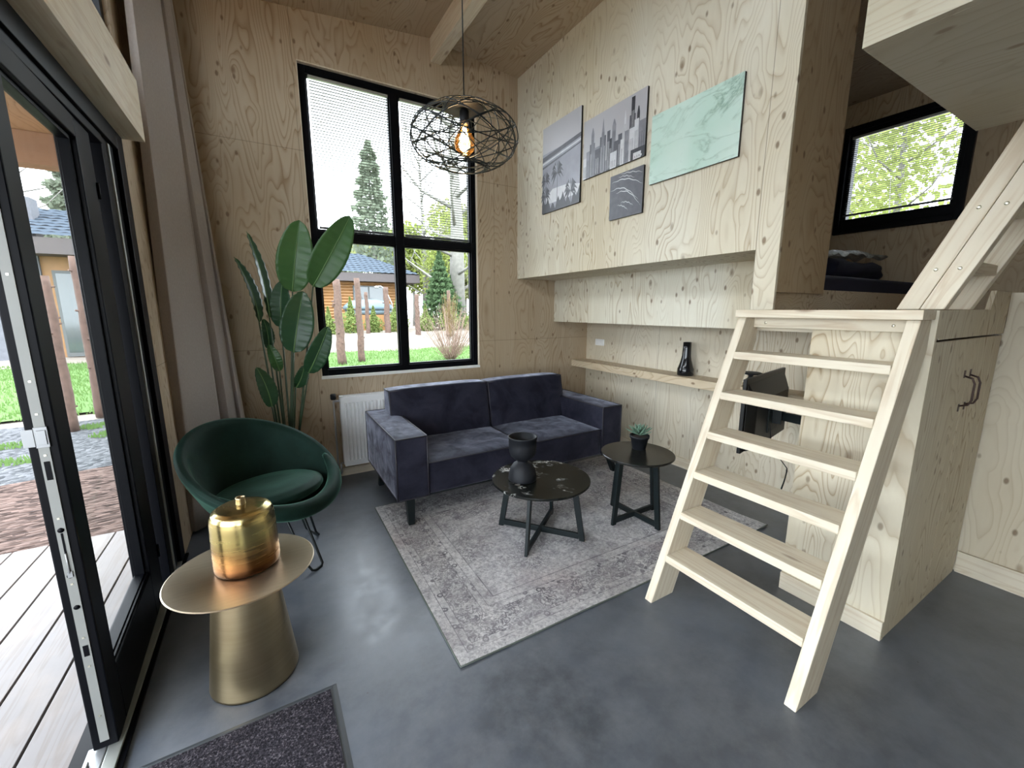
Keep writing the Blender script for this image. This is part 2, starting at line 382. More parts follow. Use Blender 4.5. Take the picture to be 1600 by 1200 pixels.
# ceiling, both slopes
mb = MB()
mb.extrude([(-0.75, -3.1, roof(-.75)), (1.50, -3.1, roof(1.5)), (5.5, -3.1, roof(5.5)), (5.5, -3.1, roof(5.5) + .2), (1.5, -3.1, roof(1.5) + .2), (-.75, -3.1, roof(-.75) + .2)], (0, 7.4, 0))
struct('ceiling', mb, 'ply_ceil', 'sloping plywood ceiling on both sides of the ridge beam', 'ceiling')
o = struct('trim_1', MB().box(1.505, 1.605, -3.0, YB - .001, 3.775, roof(1.5) + .01), 'pine_y', 'pale ridge beam under the peak of the ceiling', 'beam', bevel=.003)
# left wall: solid end, beam over door, upper wall with transom
mb = MB(); mb.box(-0.72, -0.58, 3.15, YB, 0, 2.77); mb.box(-0.72, -0.58, 3.28, YB, 2.77, roof(-.58) + .03)
mb.box(-0.72, -0.585, -3.0, 3.28, 3.60, roof(-.58) + .03)
mb.box(-0.72, -0.585, -3.0, 3.28, 2.77, 2.94); mb.box(-0.72, -0.585, -3.0, -1.2, 2.94, 3.60)
mb.box(-0.72, -0.585, -3.0, -1.2, 0, 3.52)
struct('wall_left', mb, 'ply_back', 'plywood wall on the door side, behind the curtain', 'wall')
struct('trim_2', MB().box(-0.72, -0.485, -3.0, 3.17, 2.46, 2.77), 'pine_y', 'deep pine beam above the black glass door', 'beam', bevel=.002)
mb = MB()
for y0, y1 in ((3.22, 3.28), (-1.2, -1.14), (1.2, 1.26)): mb.box(-0.70, -0.60, y0, y1, 2.94, 3.60)
mb.box(-0.70, -0.60, -1.2, 3.28, 2.94, 2.99); mb.box(-0.70, -0.60, -1.2, 3.28, 3.54, 3.60)
tw = struct('window_3', mb, 'black_frame', 'narrow dark transom window above the door beam', 'window')
obj('pane', MB().box(-0.655, -0.650, -1.14, 3.22, 2.99, 3.54), 'glass', tw)
# right side: low wall under the upper level
struct('wall_right', MB().box(3.46, 3.56, -3.0, YB, 0, 1.45).box(3.455, 3.56, -3.0, .591, 1.45, 1.64), 'ply_niche', 'plywood wall behind the low shelf and the closet', 'wall')
struct('baseboard_right', MB().box(3.44, 3.46, 1.05, YB, 0, 0.10).box(3.44, 3.455, -3.0, .59, 0, 0.13), 'pine_y', 'pine skirting board along the right plywood wall', 'baseboard')
struct('baseboard_back', MB().box(-.57, 3.44, YB - .016, YB, 0, 0.075), 'pine_x', 'pine skirting board under the radiator', 'baseboard')
# upper level floor and bed box
mb = MB(); mb.box(2.445, 5.3, 0.615, 1.40, 1.435, 1.55); mb.box(2.966, 5.3, 1.40, YB, 1.435, 1.55); mb.box(3.56, 5.3, -3.0, .615, 1.435, 1.55)
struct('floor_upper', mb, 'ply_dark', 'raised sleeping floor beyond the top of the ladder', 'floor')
mb = MB()
mb.extrude([(2.436, 1.278, 1.886), (2.436, YB, 1.886), (2.436, YB, roof(2.436) + .01), (2.436, 1.278, roof(2.436) + .01)], (0.02, 0, 0))
mb.box(2.436, 2.456, 1.278, 1.405, 1.552, 1.886)                 # strip beside the opening
mb.box(2.456, 2.946, 1.405, YB, 1.886, 1.904)                    # underside
mb.box(2.946, 2.964, 1.405, YB, 1.415, 1.904)                    # lower band
mb.box(2.456, 2.946, 1.387, 1.405, 1.552, 1.904)
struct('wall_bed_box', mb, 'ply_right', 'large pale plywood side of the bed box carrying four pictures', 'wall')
mb = MB(); mb.extrude([(2.456, 1.278, 1.648), (2.990, 1.278, 1.648), (2.990, 1.278, roof(2.99) + .01), (2.456, 1.278, roof(2.456) + .01)], (0, .02, 0))
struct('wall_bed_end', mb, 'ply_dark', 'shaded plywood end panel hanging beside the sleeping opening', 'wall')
struct('trim_3', MB().box(2.475, 5.28, 1.32, 1.34, 1.55, 1.675), 'ply_h', 'low board holding the mattress behind the ladder top', 'board')
# bedroom far wall with window opening
mb = MB(); yy0, yy1, zz0, zz1 = 1.28, 2.24, 2.33, 3.36
mb.box(5.3, 5.45, -3.0, yy0, 1.5, roof(5.3) + .03); mb.box(5.3, 5.45, yy1, YB, 1.5, roof(5.3) + .03)
mb.box(5.3, 5.45, yy0, yy1, 1.5, zz0); mb.box(5.3, 5.45, yy0, yy1, zz1, roof(5.3) + .03)
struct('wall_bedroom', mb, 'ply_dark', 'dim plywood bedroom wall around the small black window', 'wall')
struct('wall_front', MB().box(-0.75, 5.5, -3.1, -3.0, 0, 4.0), 'ply_back', 'plywood wall behind the viewer', 'wall')
# shelf boards in the niche
sh = struct('trim_4', MB().box(3.225, 3.46, 1.05, YB, 0.868, 0.945), 'ply_h', 'long plywood wall shelf under the bed box', 'shelf', bevel=.002)

# ------------------------------------------------------------------ big window
def frame_boxes(mb, u0, u1, z0, z1, w, d0, d1, axis='y', us=(), zs=(), mw=0.04):
    def bx(a0, a1, b0, b1):
        if axis == 'y': mb.box(a0, a1, d0, d1, b0, b1)
        else: mb.box(d0, d1, a0, a1, b0, b1)
    bx(u0, u0 + w, z0, z1); bx(u1 - w, u1, z0, z1); bx(u0 + w, u1 - w, z0, z0 + w); bx(u0 + w, u1 - w, z1 - w, z1)
    return bx
w1 = bpy.data.objects.new('window_1', None); COL.objects.link(w1); w1['kind'] = 'structure'; w1['label'] = 'tall black framed four-pane window in the back wall'; w1['category'] = 'window'
mb = MB(); bx = frame_boxes(mb, WX0 + .006, WX1 - .006, WZ0 + .012, WZ1 - .01, 0.055, 4.055, 4.13)
bx(1.122, 1.198, WZ0 + .06, WZ1 - .06); bx(WX0 + .06, 1.122, 2.15, 2.225); bx(1.198, WX1 - .06, 2.15, 2.225)
obj('window_frame', mb, 'black_frame', w1, bevel=.002)
for a0, a1 in ((WX0 + .061, 1.122), (1.198, WX1 - .061)):
    for b0, b1 in ((WZ0 + .067, 2.15), (2.225, WZ1 - .065)):
        mb = MB(); bx = frame_boxes(mb, a0, a1, b0, b1, 0.013, 4.075, 4.12); obj('sash', mb, 'black_frame', w1, bevel=.001)
        obj('pane', MB().box(a0 + .01, a1 - .01, 4.096, 4.100, b0 + .01, b1 - .01), 'glass', w1)
mb = MB(); mb.box(WX0 - .002, WX1 + .002, YB - .004, 4.14, WZ0 - .012, WZ0 + .012)
obj('window_sill', mb, 'white_plastic', w1, label='thin white window ledge')
mb = MB(); mb.box(WX0 - .001, WX0 + .006, YB + .001, 4.14, WZ0 + .012, WZ1); mb.box(WX1 - .006, WX1 + .001, YB + .001, 4.14, WZ0 + .012, WZ1); mb.box(WX0, WX1, YB + .001, 4.14, WZ1 - .01, WZ1)
obj('reveal', mb, 'pine_z', w1)

def blind(name, label, a0, a1, zt, zb, d, axis='y', n=50, tilt=0.03):
    t_ = thing(name, label, 'blind', ((a0 + a1) / 2, d, zb) if axis == 'y' else (d, (a0 + a1) / 2, zb), 0, 'venetian blinds')
    L = (a1 - a0) / 2; H = zt - zb; rz = 0 if axis == 'y' else math.pi / 2
    t_.rotation_euler = (0, 0, rz)
    obj('headrail', MB().box(-L, L, -.010, .012, H - .022, H), 'alu', t_, bevel=.001)
    obj('bottom_rail', MB().box(-L, L, -.010, .010, 0, .018), 'blind', t_, bevel=.002)
    mb = MB()
    for i in range(n):
        z = .03 + (H - .06) * (i + .5) / n + random.uniform(-.001, .001); tt = tilt * (1 if axis == 'y' else 1)
        dz = .0125 * math.sin(tt)
        mb.poly([(-L + .003, -.0125, z - dz), (L - .003, -.0125, z - dz), (L - .003, .0125, z + dz), (-L + .003, .0125, z + dz)])
    obj('slats', mb, 'blind', t_, solid=.0009)
    for x in (-L + .012, L - .012):
        mb = MB(); mb.tube([(x, -.0135, .01), (x, -.0135, H - .01)], .0011, 4); obj('cord', mb, 'blind_cord', t_)
    return t_
blind('venetian_blind', 'lowered fine-slat blind in the upper left pane of the tall window', 0.470, 1.108, 3.425, 2.238, 4.060)
blind('venetian_blind', 'lowered fine-slat blind in the upper right pane, behind the wire pendant lamp', 1.214, 1.880, 3.425, 2.238, 4.060)

# bedroom window
w2 = bpy.data.objects.new('window_2', None); COL.objects.link(w2); w2['kind'] = 'structure'; w2['label'] = 'small black framed bedroom window at upper right'; w2['category'] = 'window'
mb = MB(); frame_boxes(mb, yy0, yy1, zz0, zz1, 0.05, 5.26, 5.40, 'x'); obj('window_frame', mb, 'black_frame', w2, bevel=.003)
mb = MB(); frame_boxes(mb, yy0 + .05, yy1 - .05, zz0 + .05, zz1 - .05, 0.045, 5.285, 5.36, 'x'); mb.box(5.27, 5.36, yy0 + .05, yy1 - .05, zz0 + .05, zz0 + .14); obj('sash', mb, 'black_frame', w2, bevel=.004)
obj('pane', MB().box(5.34, 5.345, yy0 + .09, yy1 - .09, zz0 + .13, zz1 - .09), 'glass', w2)
blind('venetian_blind', 'lowered fine-slat blind in the small bedroom window', yy0 + .075, yy1 - .075, zz1 - .10, zz0 + .17, 5.272, 'x', 38, -0.05)

# ------------------------------------------------------------------ glass door
d1 = bpy.data.objects.new('door_1', None); COL.objects.link(d1); d1['kind'] = 'structure'; d1['label'] = 'fixed black frame and threshold of the terrace door'; d1['category'] = 'door frame'
mb = MB()
mb.box(-0.70, -0.580, 3.04, 3.15, 0.0, 2.46); mb.box(-0.70, -0.600, 2.84, 3.04, 0.0, 2.46)
mb.box(-0.72, -0.580, -1.2, 3.04, 2.37, 2.46); mb.box(-0.70, -0.595, -1.2, 2.84, 2.33, 2.37)
mb.box(-0.70, -0.580, -1.2, -1.12, 0, 2.37); mb.box(-0.70, -0.60, 0.62, 0.72, 0.0, 2.37)
obj('door_frame', mb, 'black_frame', d1, bevel=.003)
mb = MB(); mb.box(-0.602, -0.594, 2.925, 2.95, 0.03, 2.36); obj('gasket', mb, 'alu', d1, label='thin grey metal strip down the jamb')
mb = MB(); mb.box(-0.618, -0.578, -1.2, 3.04, 0.0, 0.022); obj('threshold', mb, 'alu', d1, bevel=.002, label='grey aluminium threshold strip')
mb = MB(); mb.box(-0.72, -0.618, -1.2, 2.84, -0.02, 0.008); mb.box(-0.578, -0.560, -1.2, 3.15, 0, 0.012); obj('sill', mb, 'black_frame', d1)
obj('pane', MB().box(-0.66, -0.655, -1.12, 0.62, 0.02, 2.33), 'glass', d1)
mb = MB(); mb.box(-0.675, -0.622, 1.66, 1.80, 0.009, 0.020); mb.box(-.668, -.655, 1.70, 1.735, .02, .034); obj('floor_keep', mb, 'zinc', d1, bevel=.003, label='steel floor catch under the door edge')

# leaf: hinge at far end, built along +y in local, near edge at local y=0
DL = 0.93
lf = thing('glass_door', 'ajar black framed glass door leaf with steel lock strip on its edge', 'door', (-0.655, 1.775, 0.0), R(1.4))
T0, T1, ZB, ZT = 0.0, 0.068, 0.026, 2.33
mb = MB()
mb.box(T0, T1, 0, 0.105, ZB, ZT); mb.box(T0, T1, DL - .20, DL, ZB, ZT); mb.box(T0, T1, .105, DL - .20, ZB, 0.265); mb.box(T0, T1, .105, DL - .20, ZT - .08, ZT)
obj('door_frame', mb, 'black_frame', lf, bevel=.004)
mb = MB(); frame_boxes(mb, .105, DL - .20, .265, ZT - .08, .016, .012, .050, 'x'); mb.box(.050, .060, .105, DL - .20, .255, .275); obj('glazing_bead', mb, 'black_frame', lf, bevel=.002)
obj('pane', MB().box(.032, .036, .118, DL - .213, .275, ZT - .09), 'glass', lf)
obj('lock_strip', MB().box(.022, .046, -.004, 0.002, ZB + .03, ZT - .03), 'strip_metal', lf, label='pale steel lock strip')
mb = MB()
for z0, z1 in ((1.03, 1.09), (.40, .44)): mb.box(.028, .041, -.0055, -.0035, z0, z1)
obj('latch_slot', mb, 'black_frame', lf)
mb = MB()
for z0 in (.86, .70, .585):
    mb.lathe([(0, 0), (.008, 0), (.008, .0015), (0, .0015)], 16, (0, 0, 0))
bmesh.ops.rotate(mb.bm, verts=mb.bm.verts, matrix=Matrix.Rotation(R(90), 3, 'X'))
vs = list(mb.bm.verts); n3 = len(vs) // 3
for i, z0 in enumerate((.86, .70, .585)):
    for q in vs[i * n3:(i + 1) * n3]: q.co += Vector((.034, -.0042, z0))
mb.box(.032, .037, -.0052, -.0038, .71, .85)
obj('bolt_guide', mb, 'black_frame', lf)
mb = MB(); mb.tube([(.035, -.007, .71), (.0345, -.007, .78)], .0022, 8); mb.box(.029, .041, -.008, -.004, .695, .715); obj('bolt_lever', mb, 'zinc', lf)
mb = MB(); mb.box(.020, .050, -.007, -.003, 1.135, 1.20); mb.box(.026, .046, -.010, -.006, 1.145, 1.19); mb.box(-.006, .02, -.008, -.002, 1.14, 1.195); obj('latch_plate', mb, 'zinc', lf, bevel=.001)
mb = MB()
for z0 in (.16, .36, .47, .67, .90, 1.11, 1.24, 1.34, 1.65, 1.9, 2.1):
    mb.box(.031, .037, -.0056, -.0038, z0 - .003, z0 + .003)
obj('screws', mb, 'screw', lf)
mb = MB()
for z0 in (.25, 2.05): mb.lathe([(0, 0), (.006, 0), (.006, .07), (0, .07)], 14, (T1 + .004, DL - .008, z0))
obj('hinges', mb, 'black_frame', lf)

# ------------------------------------------------------------------ curtain + rail
ct = thing('curtain', 'floor-length taupe curtain gathered in folds beside the terrace door', 'curtain', (-0.42, 3.6, 0.02))
def curt(u, v):
    z = 3.66 * v
    # plan path: left-near edge to right-far edge with three pleats
    lx, ly = -0.565 + .085 * v, 3.42 - .02 * v
    rx, ry = -0.165 - .17 * v, 3.86 - .02 * v
    w = [0.0, .02, .52, .56, .60, .66, .80, .84, .88, 1.0]
    off = [0.05, .0, -.015, .01, .055, -.01, -.01, .045, .0, .02]
    k = u * 9; i = min(8, int(k)); f = k - i; f = f * f * (3 - 2 * f)
    ww = w[i] * (1 - f) + w[i + 1] * f; oo = (off[i] * (1 - f) + off[i + 1] * f) * (0.8 + .4 * (1 - v)) + .006 * math.sin(u * 31 + v * 4)
    dx, dy = rx - lx, ry - ly; L = math.hypot(dx, dy); nx, ny = -dy / L, dx / L     # normal pointing away from room
    x = lx + dx * ww - nx * (-oo) ; y = ly + dy * ww - ny * (-oo)
    return (x + .42, y - 3.6, z)
obj('cloth', MB().grid(curt, 90, 24), 'curtain', ct, solid=.003)
mb = MB(); mb.box(-0.15, .02, -1.9, .40, 3.665, 3.69)
obj('rail', mb, 'white_plastic', ct)

# ================================================================== FURNITURE
# ------------------------------------------------------------------ sofa
X0, X1, Y0, Y1 = 0.685, 2.805, 2.735, 3.70
so = thing('sofa', 'low two-seat indigo velvet sofa with wide arms and dark piping', 'sofa', (X0, Y0, 0))
SW, SD = X1 - X0, Y1 - Y0
def cushion(x0, x1, y0, y1, z0, z1, puff=.012, n=10):
    mb = MB(); cx, cy, cz = (x0 + x1) / 2, (y0 + y1) / 2, (z0 + z1) / 2
    mb.box(x0, x1, y0, y1, z0, z1); bmesh.ops.subdivide_edges(mb.bm, edges=mb.bm.edges, cuts=n, use_grid_fill=True)
    hx, hy, hz = (x1 - x0) / 2, (y1 - y0) / 2, (z1 - z0) / 2
    for v_ in mb.bm.verts:
        a, b, c = (v_.co.x - cx) / hx, (v_.co.y - cy) / hy, (v_.co.z - cz) / hz
        fz = (1 - a ** 4) * (1 - b ** 4); fx = (1 - b ** 4) * (1 - c ** 4); fy = (1 - a ** 4) * (1 - c ** 4)
        wob = .003 * math.sin(v_.co.x * 23 + v_.co.y * 17)
        if abs(c) > .999: v_.co.z += math.copysign(puff * fz + wob * fz, c)
        if abs(a) > .999: v_.co.x += math.copysign(puff * .5 * fx, a)
        if abs(b) > .999: v_.co.y += math.copysign(puff * .5 * fy, b)
    for f in mb.bm.faces: f.smooth = True
    return mb
AH = 0.672
def piping_box(x0, x1, y0, y1, z0, z1, r=.0062, rings='tbv'):
    mb = MB()
    top = [(x0, y0, z1), (x1, y0, z1), (x1, y1, z1), (x0, y1, z1)]; bot = [(x0, y0, z0), (x1, y0, z0), (x1, y1, z0), (x0, y1, z0)]
    def loop(p):
        q = []
        for i in range(4):
            a, b = Vector(p[i]), Vector(p[(i + 1) % 4])
            for k in range(6): q.append(a.lerp(b, k / 6))
        return q
    if 't' in rings: mb.tube(loop(top), r, 6, closed=True)
    if 'b' in rings: mb.tube(loop(bot), r, 6, closed=True)
    if 'v' in rings:
        for a, b in zip(bot, top): mb.tube([a, b], r, 6)
    return mb
obj('base', cushion(.04, SW - .04, .09, SD - .02, .205, .305, .002), 'velvet', so, bevel=.008)
for x0, x1 in ((0.0, .228), (SW - .228, SW)):
    ar = obj('armrest', cushion(x0, x1, 0, SD, .222, AH, .010), 'velvet', so, bevel=.008)
    obj('piping', piping_box(x0 + .001, x1 - .001, .001, SD - .001, .224, AH - .001), 'piping', ar)
for x0, x1 in ((.232, SW / 2 - .004), (SW / 2 + .004, SW - .232)):
    st = obj('seat_cushion', cushion(x0, x1, .012, .72, .226, .468, .014), 'velvet', so, bevel=.012, seg=3)
    obj('piping', piping_box(x0 + .004, x1 - .004, .014, .70, .3, .462, .0055, 't'), 'piping', st)
# back: wedge-shaped block with two cushions
def backc(x0, x1):
    mb = MB(); mb.hexa([(x0, .60, .44), (x1, .60, .44), (x1, .86, .44), (x0, .86, .44), (x0, .69, .885), (x1, .69, .885), (x1, .86, .885), (x0, .86, .885)])
    bmesh.ops.subdivide_edges(mb.bm, edges=mb.bm.edges, cuts=8, use_grid_fill=True)
    for v_ in mb.bm.verts:
        a = (v_.co.x - (x0 + x1) / 2) / ((x1 - x0) / 2); c = (v_.co.z - .66) / .225
        f = max(0, (1 - a ** 4)) * max(0, (1 - c ** 4))
        if v_.co.y < .7 + 0 and True:
            yf = .60 + (v_.co.z - .44) / .445 * .09
            if abs(v_.co.y - yf) < .01: v_.co.y -= .022 * f
        if abs(c - 1) < .01: v_.co.z += .012 * max(0, 1 - a ** 4)
    for f in mb.bm.faces: f.smooth = True
    return mb
for x0, x1 in ((.14, SW / 2 - .005), (SW / 2 + .005, SW - .14 - .05)):
    bc = obj('back_cushion', backc(x0, x1), 'velvet', so, bevel=.02, seg=3)
    mb = MB(); p = [(x0 + .006, .612, .45), (x0 + .006, .694, .876), (x1 - .006, .694, .876), (x1 - .006, .612, .45)]
    mb.tube(p, .0075, 6)
    mb.tube([(x0 + .006, .694, .878), (x0 + .006, .852, .878)], .0075, 6); mb.tube([(x1 - .006, .694, .878), (x1 - .006, .852, .878)], .0075, 6)
    obj('piping', mb, 'piping', bc)
obj('back_frame', cushion(.232, SW - .232, .865, SD - .01, .222, .70, .004), 'velvet', so, bevel=.012)
for lx, ly, sx, sy, zb in ((.10, .055, .0, -.005, .010), (SW - .10, .055, .085, 0, .010), (.10, SD - .10, -.02, .02, .0), (SW - .10, SD - .10, .05, .02, 0)):
    mb = MB(); w = .030
    mb.hexa([(lx + sx - w * .75, ly + sy - w * .75, zb), (lx + sx + w * .75, ly + sy - w * .75, zb), (lx + sx + w * .75, ly + sy + w * .75, zb), (lx + sx - w * .75, ly + sy + w * .75, zb),
             (lx - w, ly - w, .215), (lx + w, ly - w, .215), (lx + w, ly + w, .215), (lx - w, ly + w, .215)])
    obj('leg', mb, 'black_soft', so, bevel=.003)

# ------------------------------------------------------------------ rug + doormat
rg = thing('rug', 'faded grey-beige vintage patterned rug under the coffee tables', 'rug', (1.808, 2.316, 0), R(-.4))
mb = MB(); N = 24
def rugf(u, v_):
    x, y = (u - .5) * 2.4, (v_ - .5) * 1.72; z = .008
    d = min(abs(x - 1.2) + .0, abs(y + .86)); 
    z += .012 * math.exp(-((1.2 - x) ** 2 + (y + .86) ** 2) / .02) + .0015 * math.sin(x * 9) * math.exp(-(y + .86) / .1)
    return (x, y, z)
mb.grid(rugf, 60, 44)
obj('pile', mb, 'rug', rg, solid=.0)
mb = MB(); ring = []
for i in range(60): ring.append(rugf(i / 60, 0))
for i in range(44): ring.append(rugf(1, i / 44))
for i in range(60): ring.append(rugf(1 - i / 60, 1))
for i in range(44): ring.append(rugf(0, 1 - i / 44))
mb.tube([(a, b, c - .0035) for a, b, c in ring], .0042, 6, closed=True); obj('binding', mb, 'rug_edge', rg)

dm = thing('doormat', 'dark grey ribbed doormat with smooth rubber border', 'doormat', (-0.19, 1.10, 0), R(0.5))
mb = MB(); mb.hexa([(-.315, -.56, 0), (.315, -.56, 0), (.315, .56, 0), (-.315, .56, 0), (-.300, -.545, .005), (.300, -.545, .005), (.300, .545, .005), (-.300, .545, .005)])
obj('border', mb, 'mat_rubber', dm)
mb = MB(); mb.box(-.288, .288, -.533, .533, .005, .010); obj('pile', mb, 'mat', dm)

# ------------------------------------------------------------------ coffee tables
def coffee(name, label, x, y, z, r, leg_r, rz, top, grp):
    t_ = thing(name, label, 'coffee table', (x, y, .010), rz, grp); H = z - .010
    obj('table_top', MB().lathe([(0, H - .018), (r - .006, H - .018), (r, H - .012), (r, H - .004), (r - .003, H), (0, H)], 72, smooth=False), top, t_)
    for k in range(4):
        a = k * math.pi / 2; ca, sa = math.cos(a), math.sin(a)
        def q(rad, side, zz): return (ca * rad - sa * side, sa * rad + ca * side, zz)
        w = .042; th = .010; rt = leg_r * .80
        mb = MB(); mb.hexa([q(leg_r - w * .9, -th, 0), q(leg_r, -th, 0), q(leg_r, th, 0), q(leg_r - w * .9, th, 0), q(rt - w, -th, H - .018), q(rt, -th, H - .018), q(rt, th, H - .018), q(rt - w, th, H - .018)])
        obj('leg', mb, 'black_soft', t_, bevel=.0015)
    mb = MB(); e = leg_r - .042
    mb.box(-e, e, -.010, .010, .012, .050); mb.box(-.010, .010, -e, e, .0125, .0495); obj('cross_bar', mb, 'black_soft', t_, bevel=.001)
    return t_
coffee('coffee_table', 'wider lower round black marble coffee table carrying the matte black vase', 1.53, 2.205, .42, .335, .315, R(-51.5), 'marble', 'round coffee tables')
coffee('coffee_table', 'smaller taller round dark side table carrying the potted succulent', 2.265, 2.03, .52, .262, .235, R(-88), 'stone_top', 'round coffee tables')

# matte black hourglass vase
mb = MB()
mb.lathe([(0, 0), (.070, 0), (.078, .003), (.079, .010), (.077, .035), (.068, .070), (.052, .094), (.030, .108), (.028, .112), (.048, .126), (.066, .142), (.075, .165), (.078, .20), (.078, .245), (.082, .247), (.082, .254), (.074, .254), (.073, .200), (.060, .150), (.03, .128), (0, .125)], 56)
o = obj('vase', mb, 'black_matte', loc=(1.405, 2.245, .42)); tag(o, 'matte black hourglass-shaped vase on the marble coffee table', 'vase')
o.scale = (1.2, 1.2, 1.19)

# succulent
pt = thing('potted_succulent', 'small green rosette succulent in a dark plastic pot on the taller side table', 'potted plant', (2.340, 2.085, .52)); pt.scale = (1.3, 1.3, 1.15)
obj('pot', MB().lathe([(0, 0), (.036, 0), (.038, .003), (.050, .075), (.055, .076), (.056, .092), (.050, .092), (.048, .080), (0, .080)], 32), 'black_matte', pt)
obj('soil', MB().lathe([(.047, .080), (0, .086)], 20), 'soil', pt)
mb = MB()
for k in range(34):
    a = k * 2.39996; e = R(18 + 66 * (k / 34.0)); L = .092 - .055 * (k / 34.0); w = .012 - .005 * k / 34
    d = Vector((math.cos(a) * math.cos(e), math.sin(a) * math.cos(e), math.sin(e))); sd_ = Vector((-math.sin(a), math.cos(a), 0)); up = d.cross(sd_) * -1
    c0 = Vector((0, 0, .092 + .012 * k / 34))
    prof = [(0, .5), (.3, .9), (.6, 1.0), (.85, .6), (1.0, .05)]
    rows = []
    for f, ww in prof:
        c_ = c0 + d * L * f + Vector((0, 0, 1)) * (.012 * f * f)
        rows.append([mb.bm.verts.new(c_ + sd_ * w * ww), mb.bm.verts.new(c_ + up * w * .35 * ww), mb.bm.verts.new(c_ - sd_ * w * ww), mb.bm.verts.new(c_ - up * w * .35 * ww)])
    for A, B in zip(rows[:-1], rows[1:]):
        for i in range(4):
            f = mb.bm.faces.new((A[i], A[(i + 1) % 4], B[(i + 1) % 4], B[i])); f.smooth = True
obj('rosette', mb, 'succulent', pt)

# ------------------------------------------------------------------ brass side table and vase
st = thing('side_table', 'round brushed-brass side table on a flared cone base', 'side table', (-0.172, 1.905, 0))
obj('table_top', MB().lathe([(0, .494), (.262, .494), (.266, .497), (.262, .500), (0, .500)], 96, smooth=False), 'brass_top', st)
mb = MB(); mb.lathe([(0, .002), (.158, .002), (.166, .006), (.165, .015), (.112, .494)], 72); mb.lathe([(.112, .494), (0, .494)], 72)
obj('base', mb, 'brass_brushed', st)
obj('foot_ring', MB().lathe([(.150, 0), (.162, 0), (.162, .006), (.150, .006)], 60), 'black_soft', st)
vs_ = thing('brass_vase', 'patinated brass dome vase with tiny neck on the brass side table', 'vase', (-0.155, 1.925, .50)); vs_.scale = (1.05, 1.05, 1.22)
prof = [(0, 0), (.102, 0), (.110, .004), (.113, .012), (.113, .05), (.1115, .11), (.1095, .172), (.107, .188), (.100, .203), (.084, .212), (.052, .218), (.018, .221)]
mb = MB()
def vz(u, v_):
    k = v_ * (len(prof) - 1); i = min(len(prof) - 2, int(k)); f = k - i
    r = prof[i][0] * (1 - f) + prof[i + 1][0] * f; z = prof[i][1] * (1 - f) + prof[i + 1][1] * f
    a = 2 * math.pi * u; r *= 1 + .008 * math.cos(9 * a) * (1 if z > .01 else 0)
    return (r * math.cos(a), r * math.sin(a), z)
mb.grid(vz, 72, 44, wrapu=True); obj('body', mb, 'vase_brass', vs_)
obj('neck', MB().lathe([(.017, .219), (.0155, .238), (.017, .244), (.014, .244), (.0125, .238), (.0125, .222)], 28), 'brass_brushed', vs_)

# ------------------------------------------------------------------ green tub chair
ch = thing('tub_chair', 'round dark green velvet tub chair on thin black hairpin legs', 'armchair', (-0.086, 2.836, 0), R(129.5 - 90))
# local +y = towards back; rim: radius RC, height ZM + DZ*cos
RC, ZM, DZ = .415, .640, .205
def rimz(a): return ZM + DZ * math.cos(a)          # a = 0 at back
def P(a, r, z): return Vector((math.sin(a) * r, math.cos(a) * r, z))
mb = MB()
ZBOT = .335
def shell(u, v_):
    a = 2 * math.pi * u
    zr = rimz(a)
    # v 0..1 : outer from bottom centre up to rim, over the roll, inside down to the seat
    pts = [(0.0, ZBOT + .0), (.15, ZBOT + .002), (.245, ZBOT + .03), (.325, ZBOT + .5 * (zr - ZBOT) * .55 + .02), (.385, ZBOT + (zr - ZBOT) * .70), (.415, zr - .035), (.422, zr - .005), (.408, zr + .014), (.382, zr + .010), (.362, zr - .020),
           (.345, ZBOT + (zr - ZBOT) * .72), (.300, ZBOT + (zr - ZBOT) * .45 + .02), (.24, ZBOT + .075), (.12, ZBOT + .06), (0.0, ZBOT + .06)]
    k = v_ * (len(pts) - 1); i = min(len(pts) - 2, int(k)); f = k - i
    r = pts[i][0] * (1 - f) + pts[i + 1][0] * f; z = pts[i][1] * (1 - f) + pts[i + 1][1] * f
    if z > zr + .02: z = zr + .02
    return P(a, max(r, .0005), z)
mb.grid(shell, 64, 42, wrapu=True); obj('tub', mb, 'green_velvet', ch, sub=1)
# front roll
mb = MB(); pts = []; rr = []
for i in range(33):
    a = math.pi + (i / 16.0 - 1) * R(74); pts.append(P(a, .385, rimz(a) - .012)); rr.append(.048 * (1 - .6 * abs(i / 16.0 - 1) ** 3))
mb.tube(pts, rr, 14); obj('front_roll', mb, 'green_velvet', ch)
# seat cushion (tilts back)
mb = MB()
def seat(u, v_):
    a = 2 * math.pi * u
    pr = [(0, .03), (.14, .032), (.26, .022), (.300, .000), (.306, -.026), (.285, -.052), (.15, -.06), (0, -.06)]
    k = v_ * 7; i = min(6, int(k)); f = k - i
    r = pr[i][0] * (1 - f) + pr[i + 1][0] * f; z = pr[i][1] * (1 - f) + pr[i + 1][1] * f
    q = P(a, max(r, .0005), 0); q.y -= .018
    return (q.x, q.y, .472 + z - q.y * .10)
mb.grid(seat, 56, 28, wrapu=True); obj('seat_cushion', mb, 'green_velvet', ch, sub=1)
for k, a0 in enumerate((math.pi, math.pi / 2, -math.pi / 2, 0.0)):
    ro = .355 if k != 1 else .30
    if k == 1: a0 = R(97)
    mb = MB(); c0 = a0
    def rd(da, r, z): return P(c0, r, z) + Vector((math.cos(c0) * da, -math.sin(c0) * da, 0))
    path = [rd(-.05, .15, .350), rd(-.055, .20, .33), rd(-.048, ro - .03, .05), rd(-.040, ro - .004, .014), rd(-.022, ro + .004, .006), rd(.022, ro + .004, .006), rd(.040, ro - .004, .014), rd(.048, ro - .03, .05), rd(.055, .20, .33), rd(.05, .15, .350)]
    mb.tube(path, .0075, 8); obj('leg', mb, 'black_soft', ch)
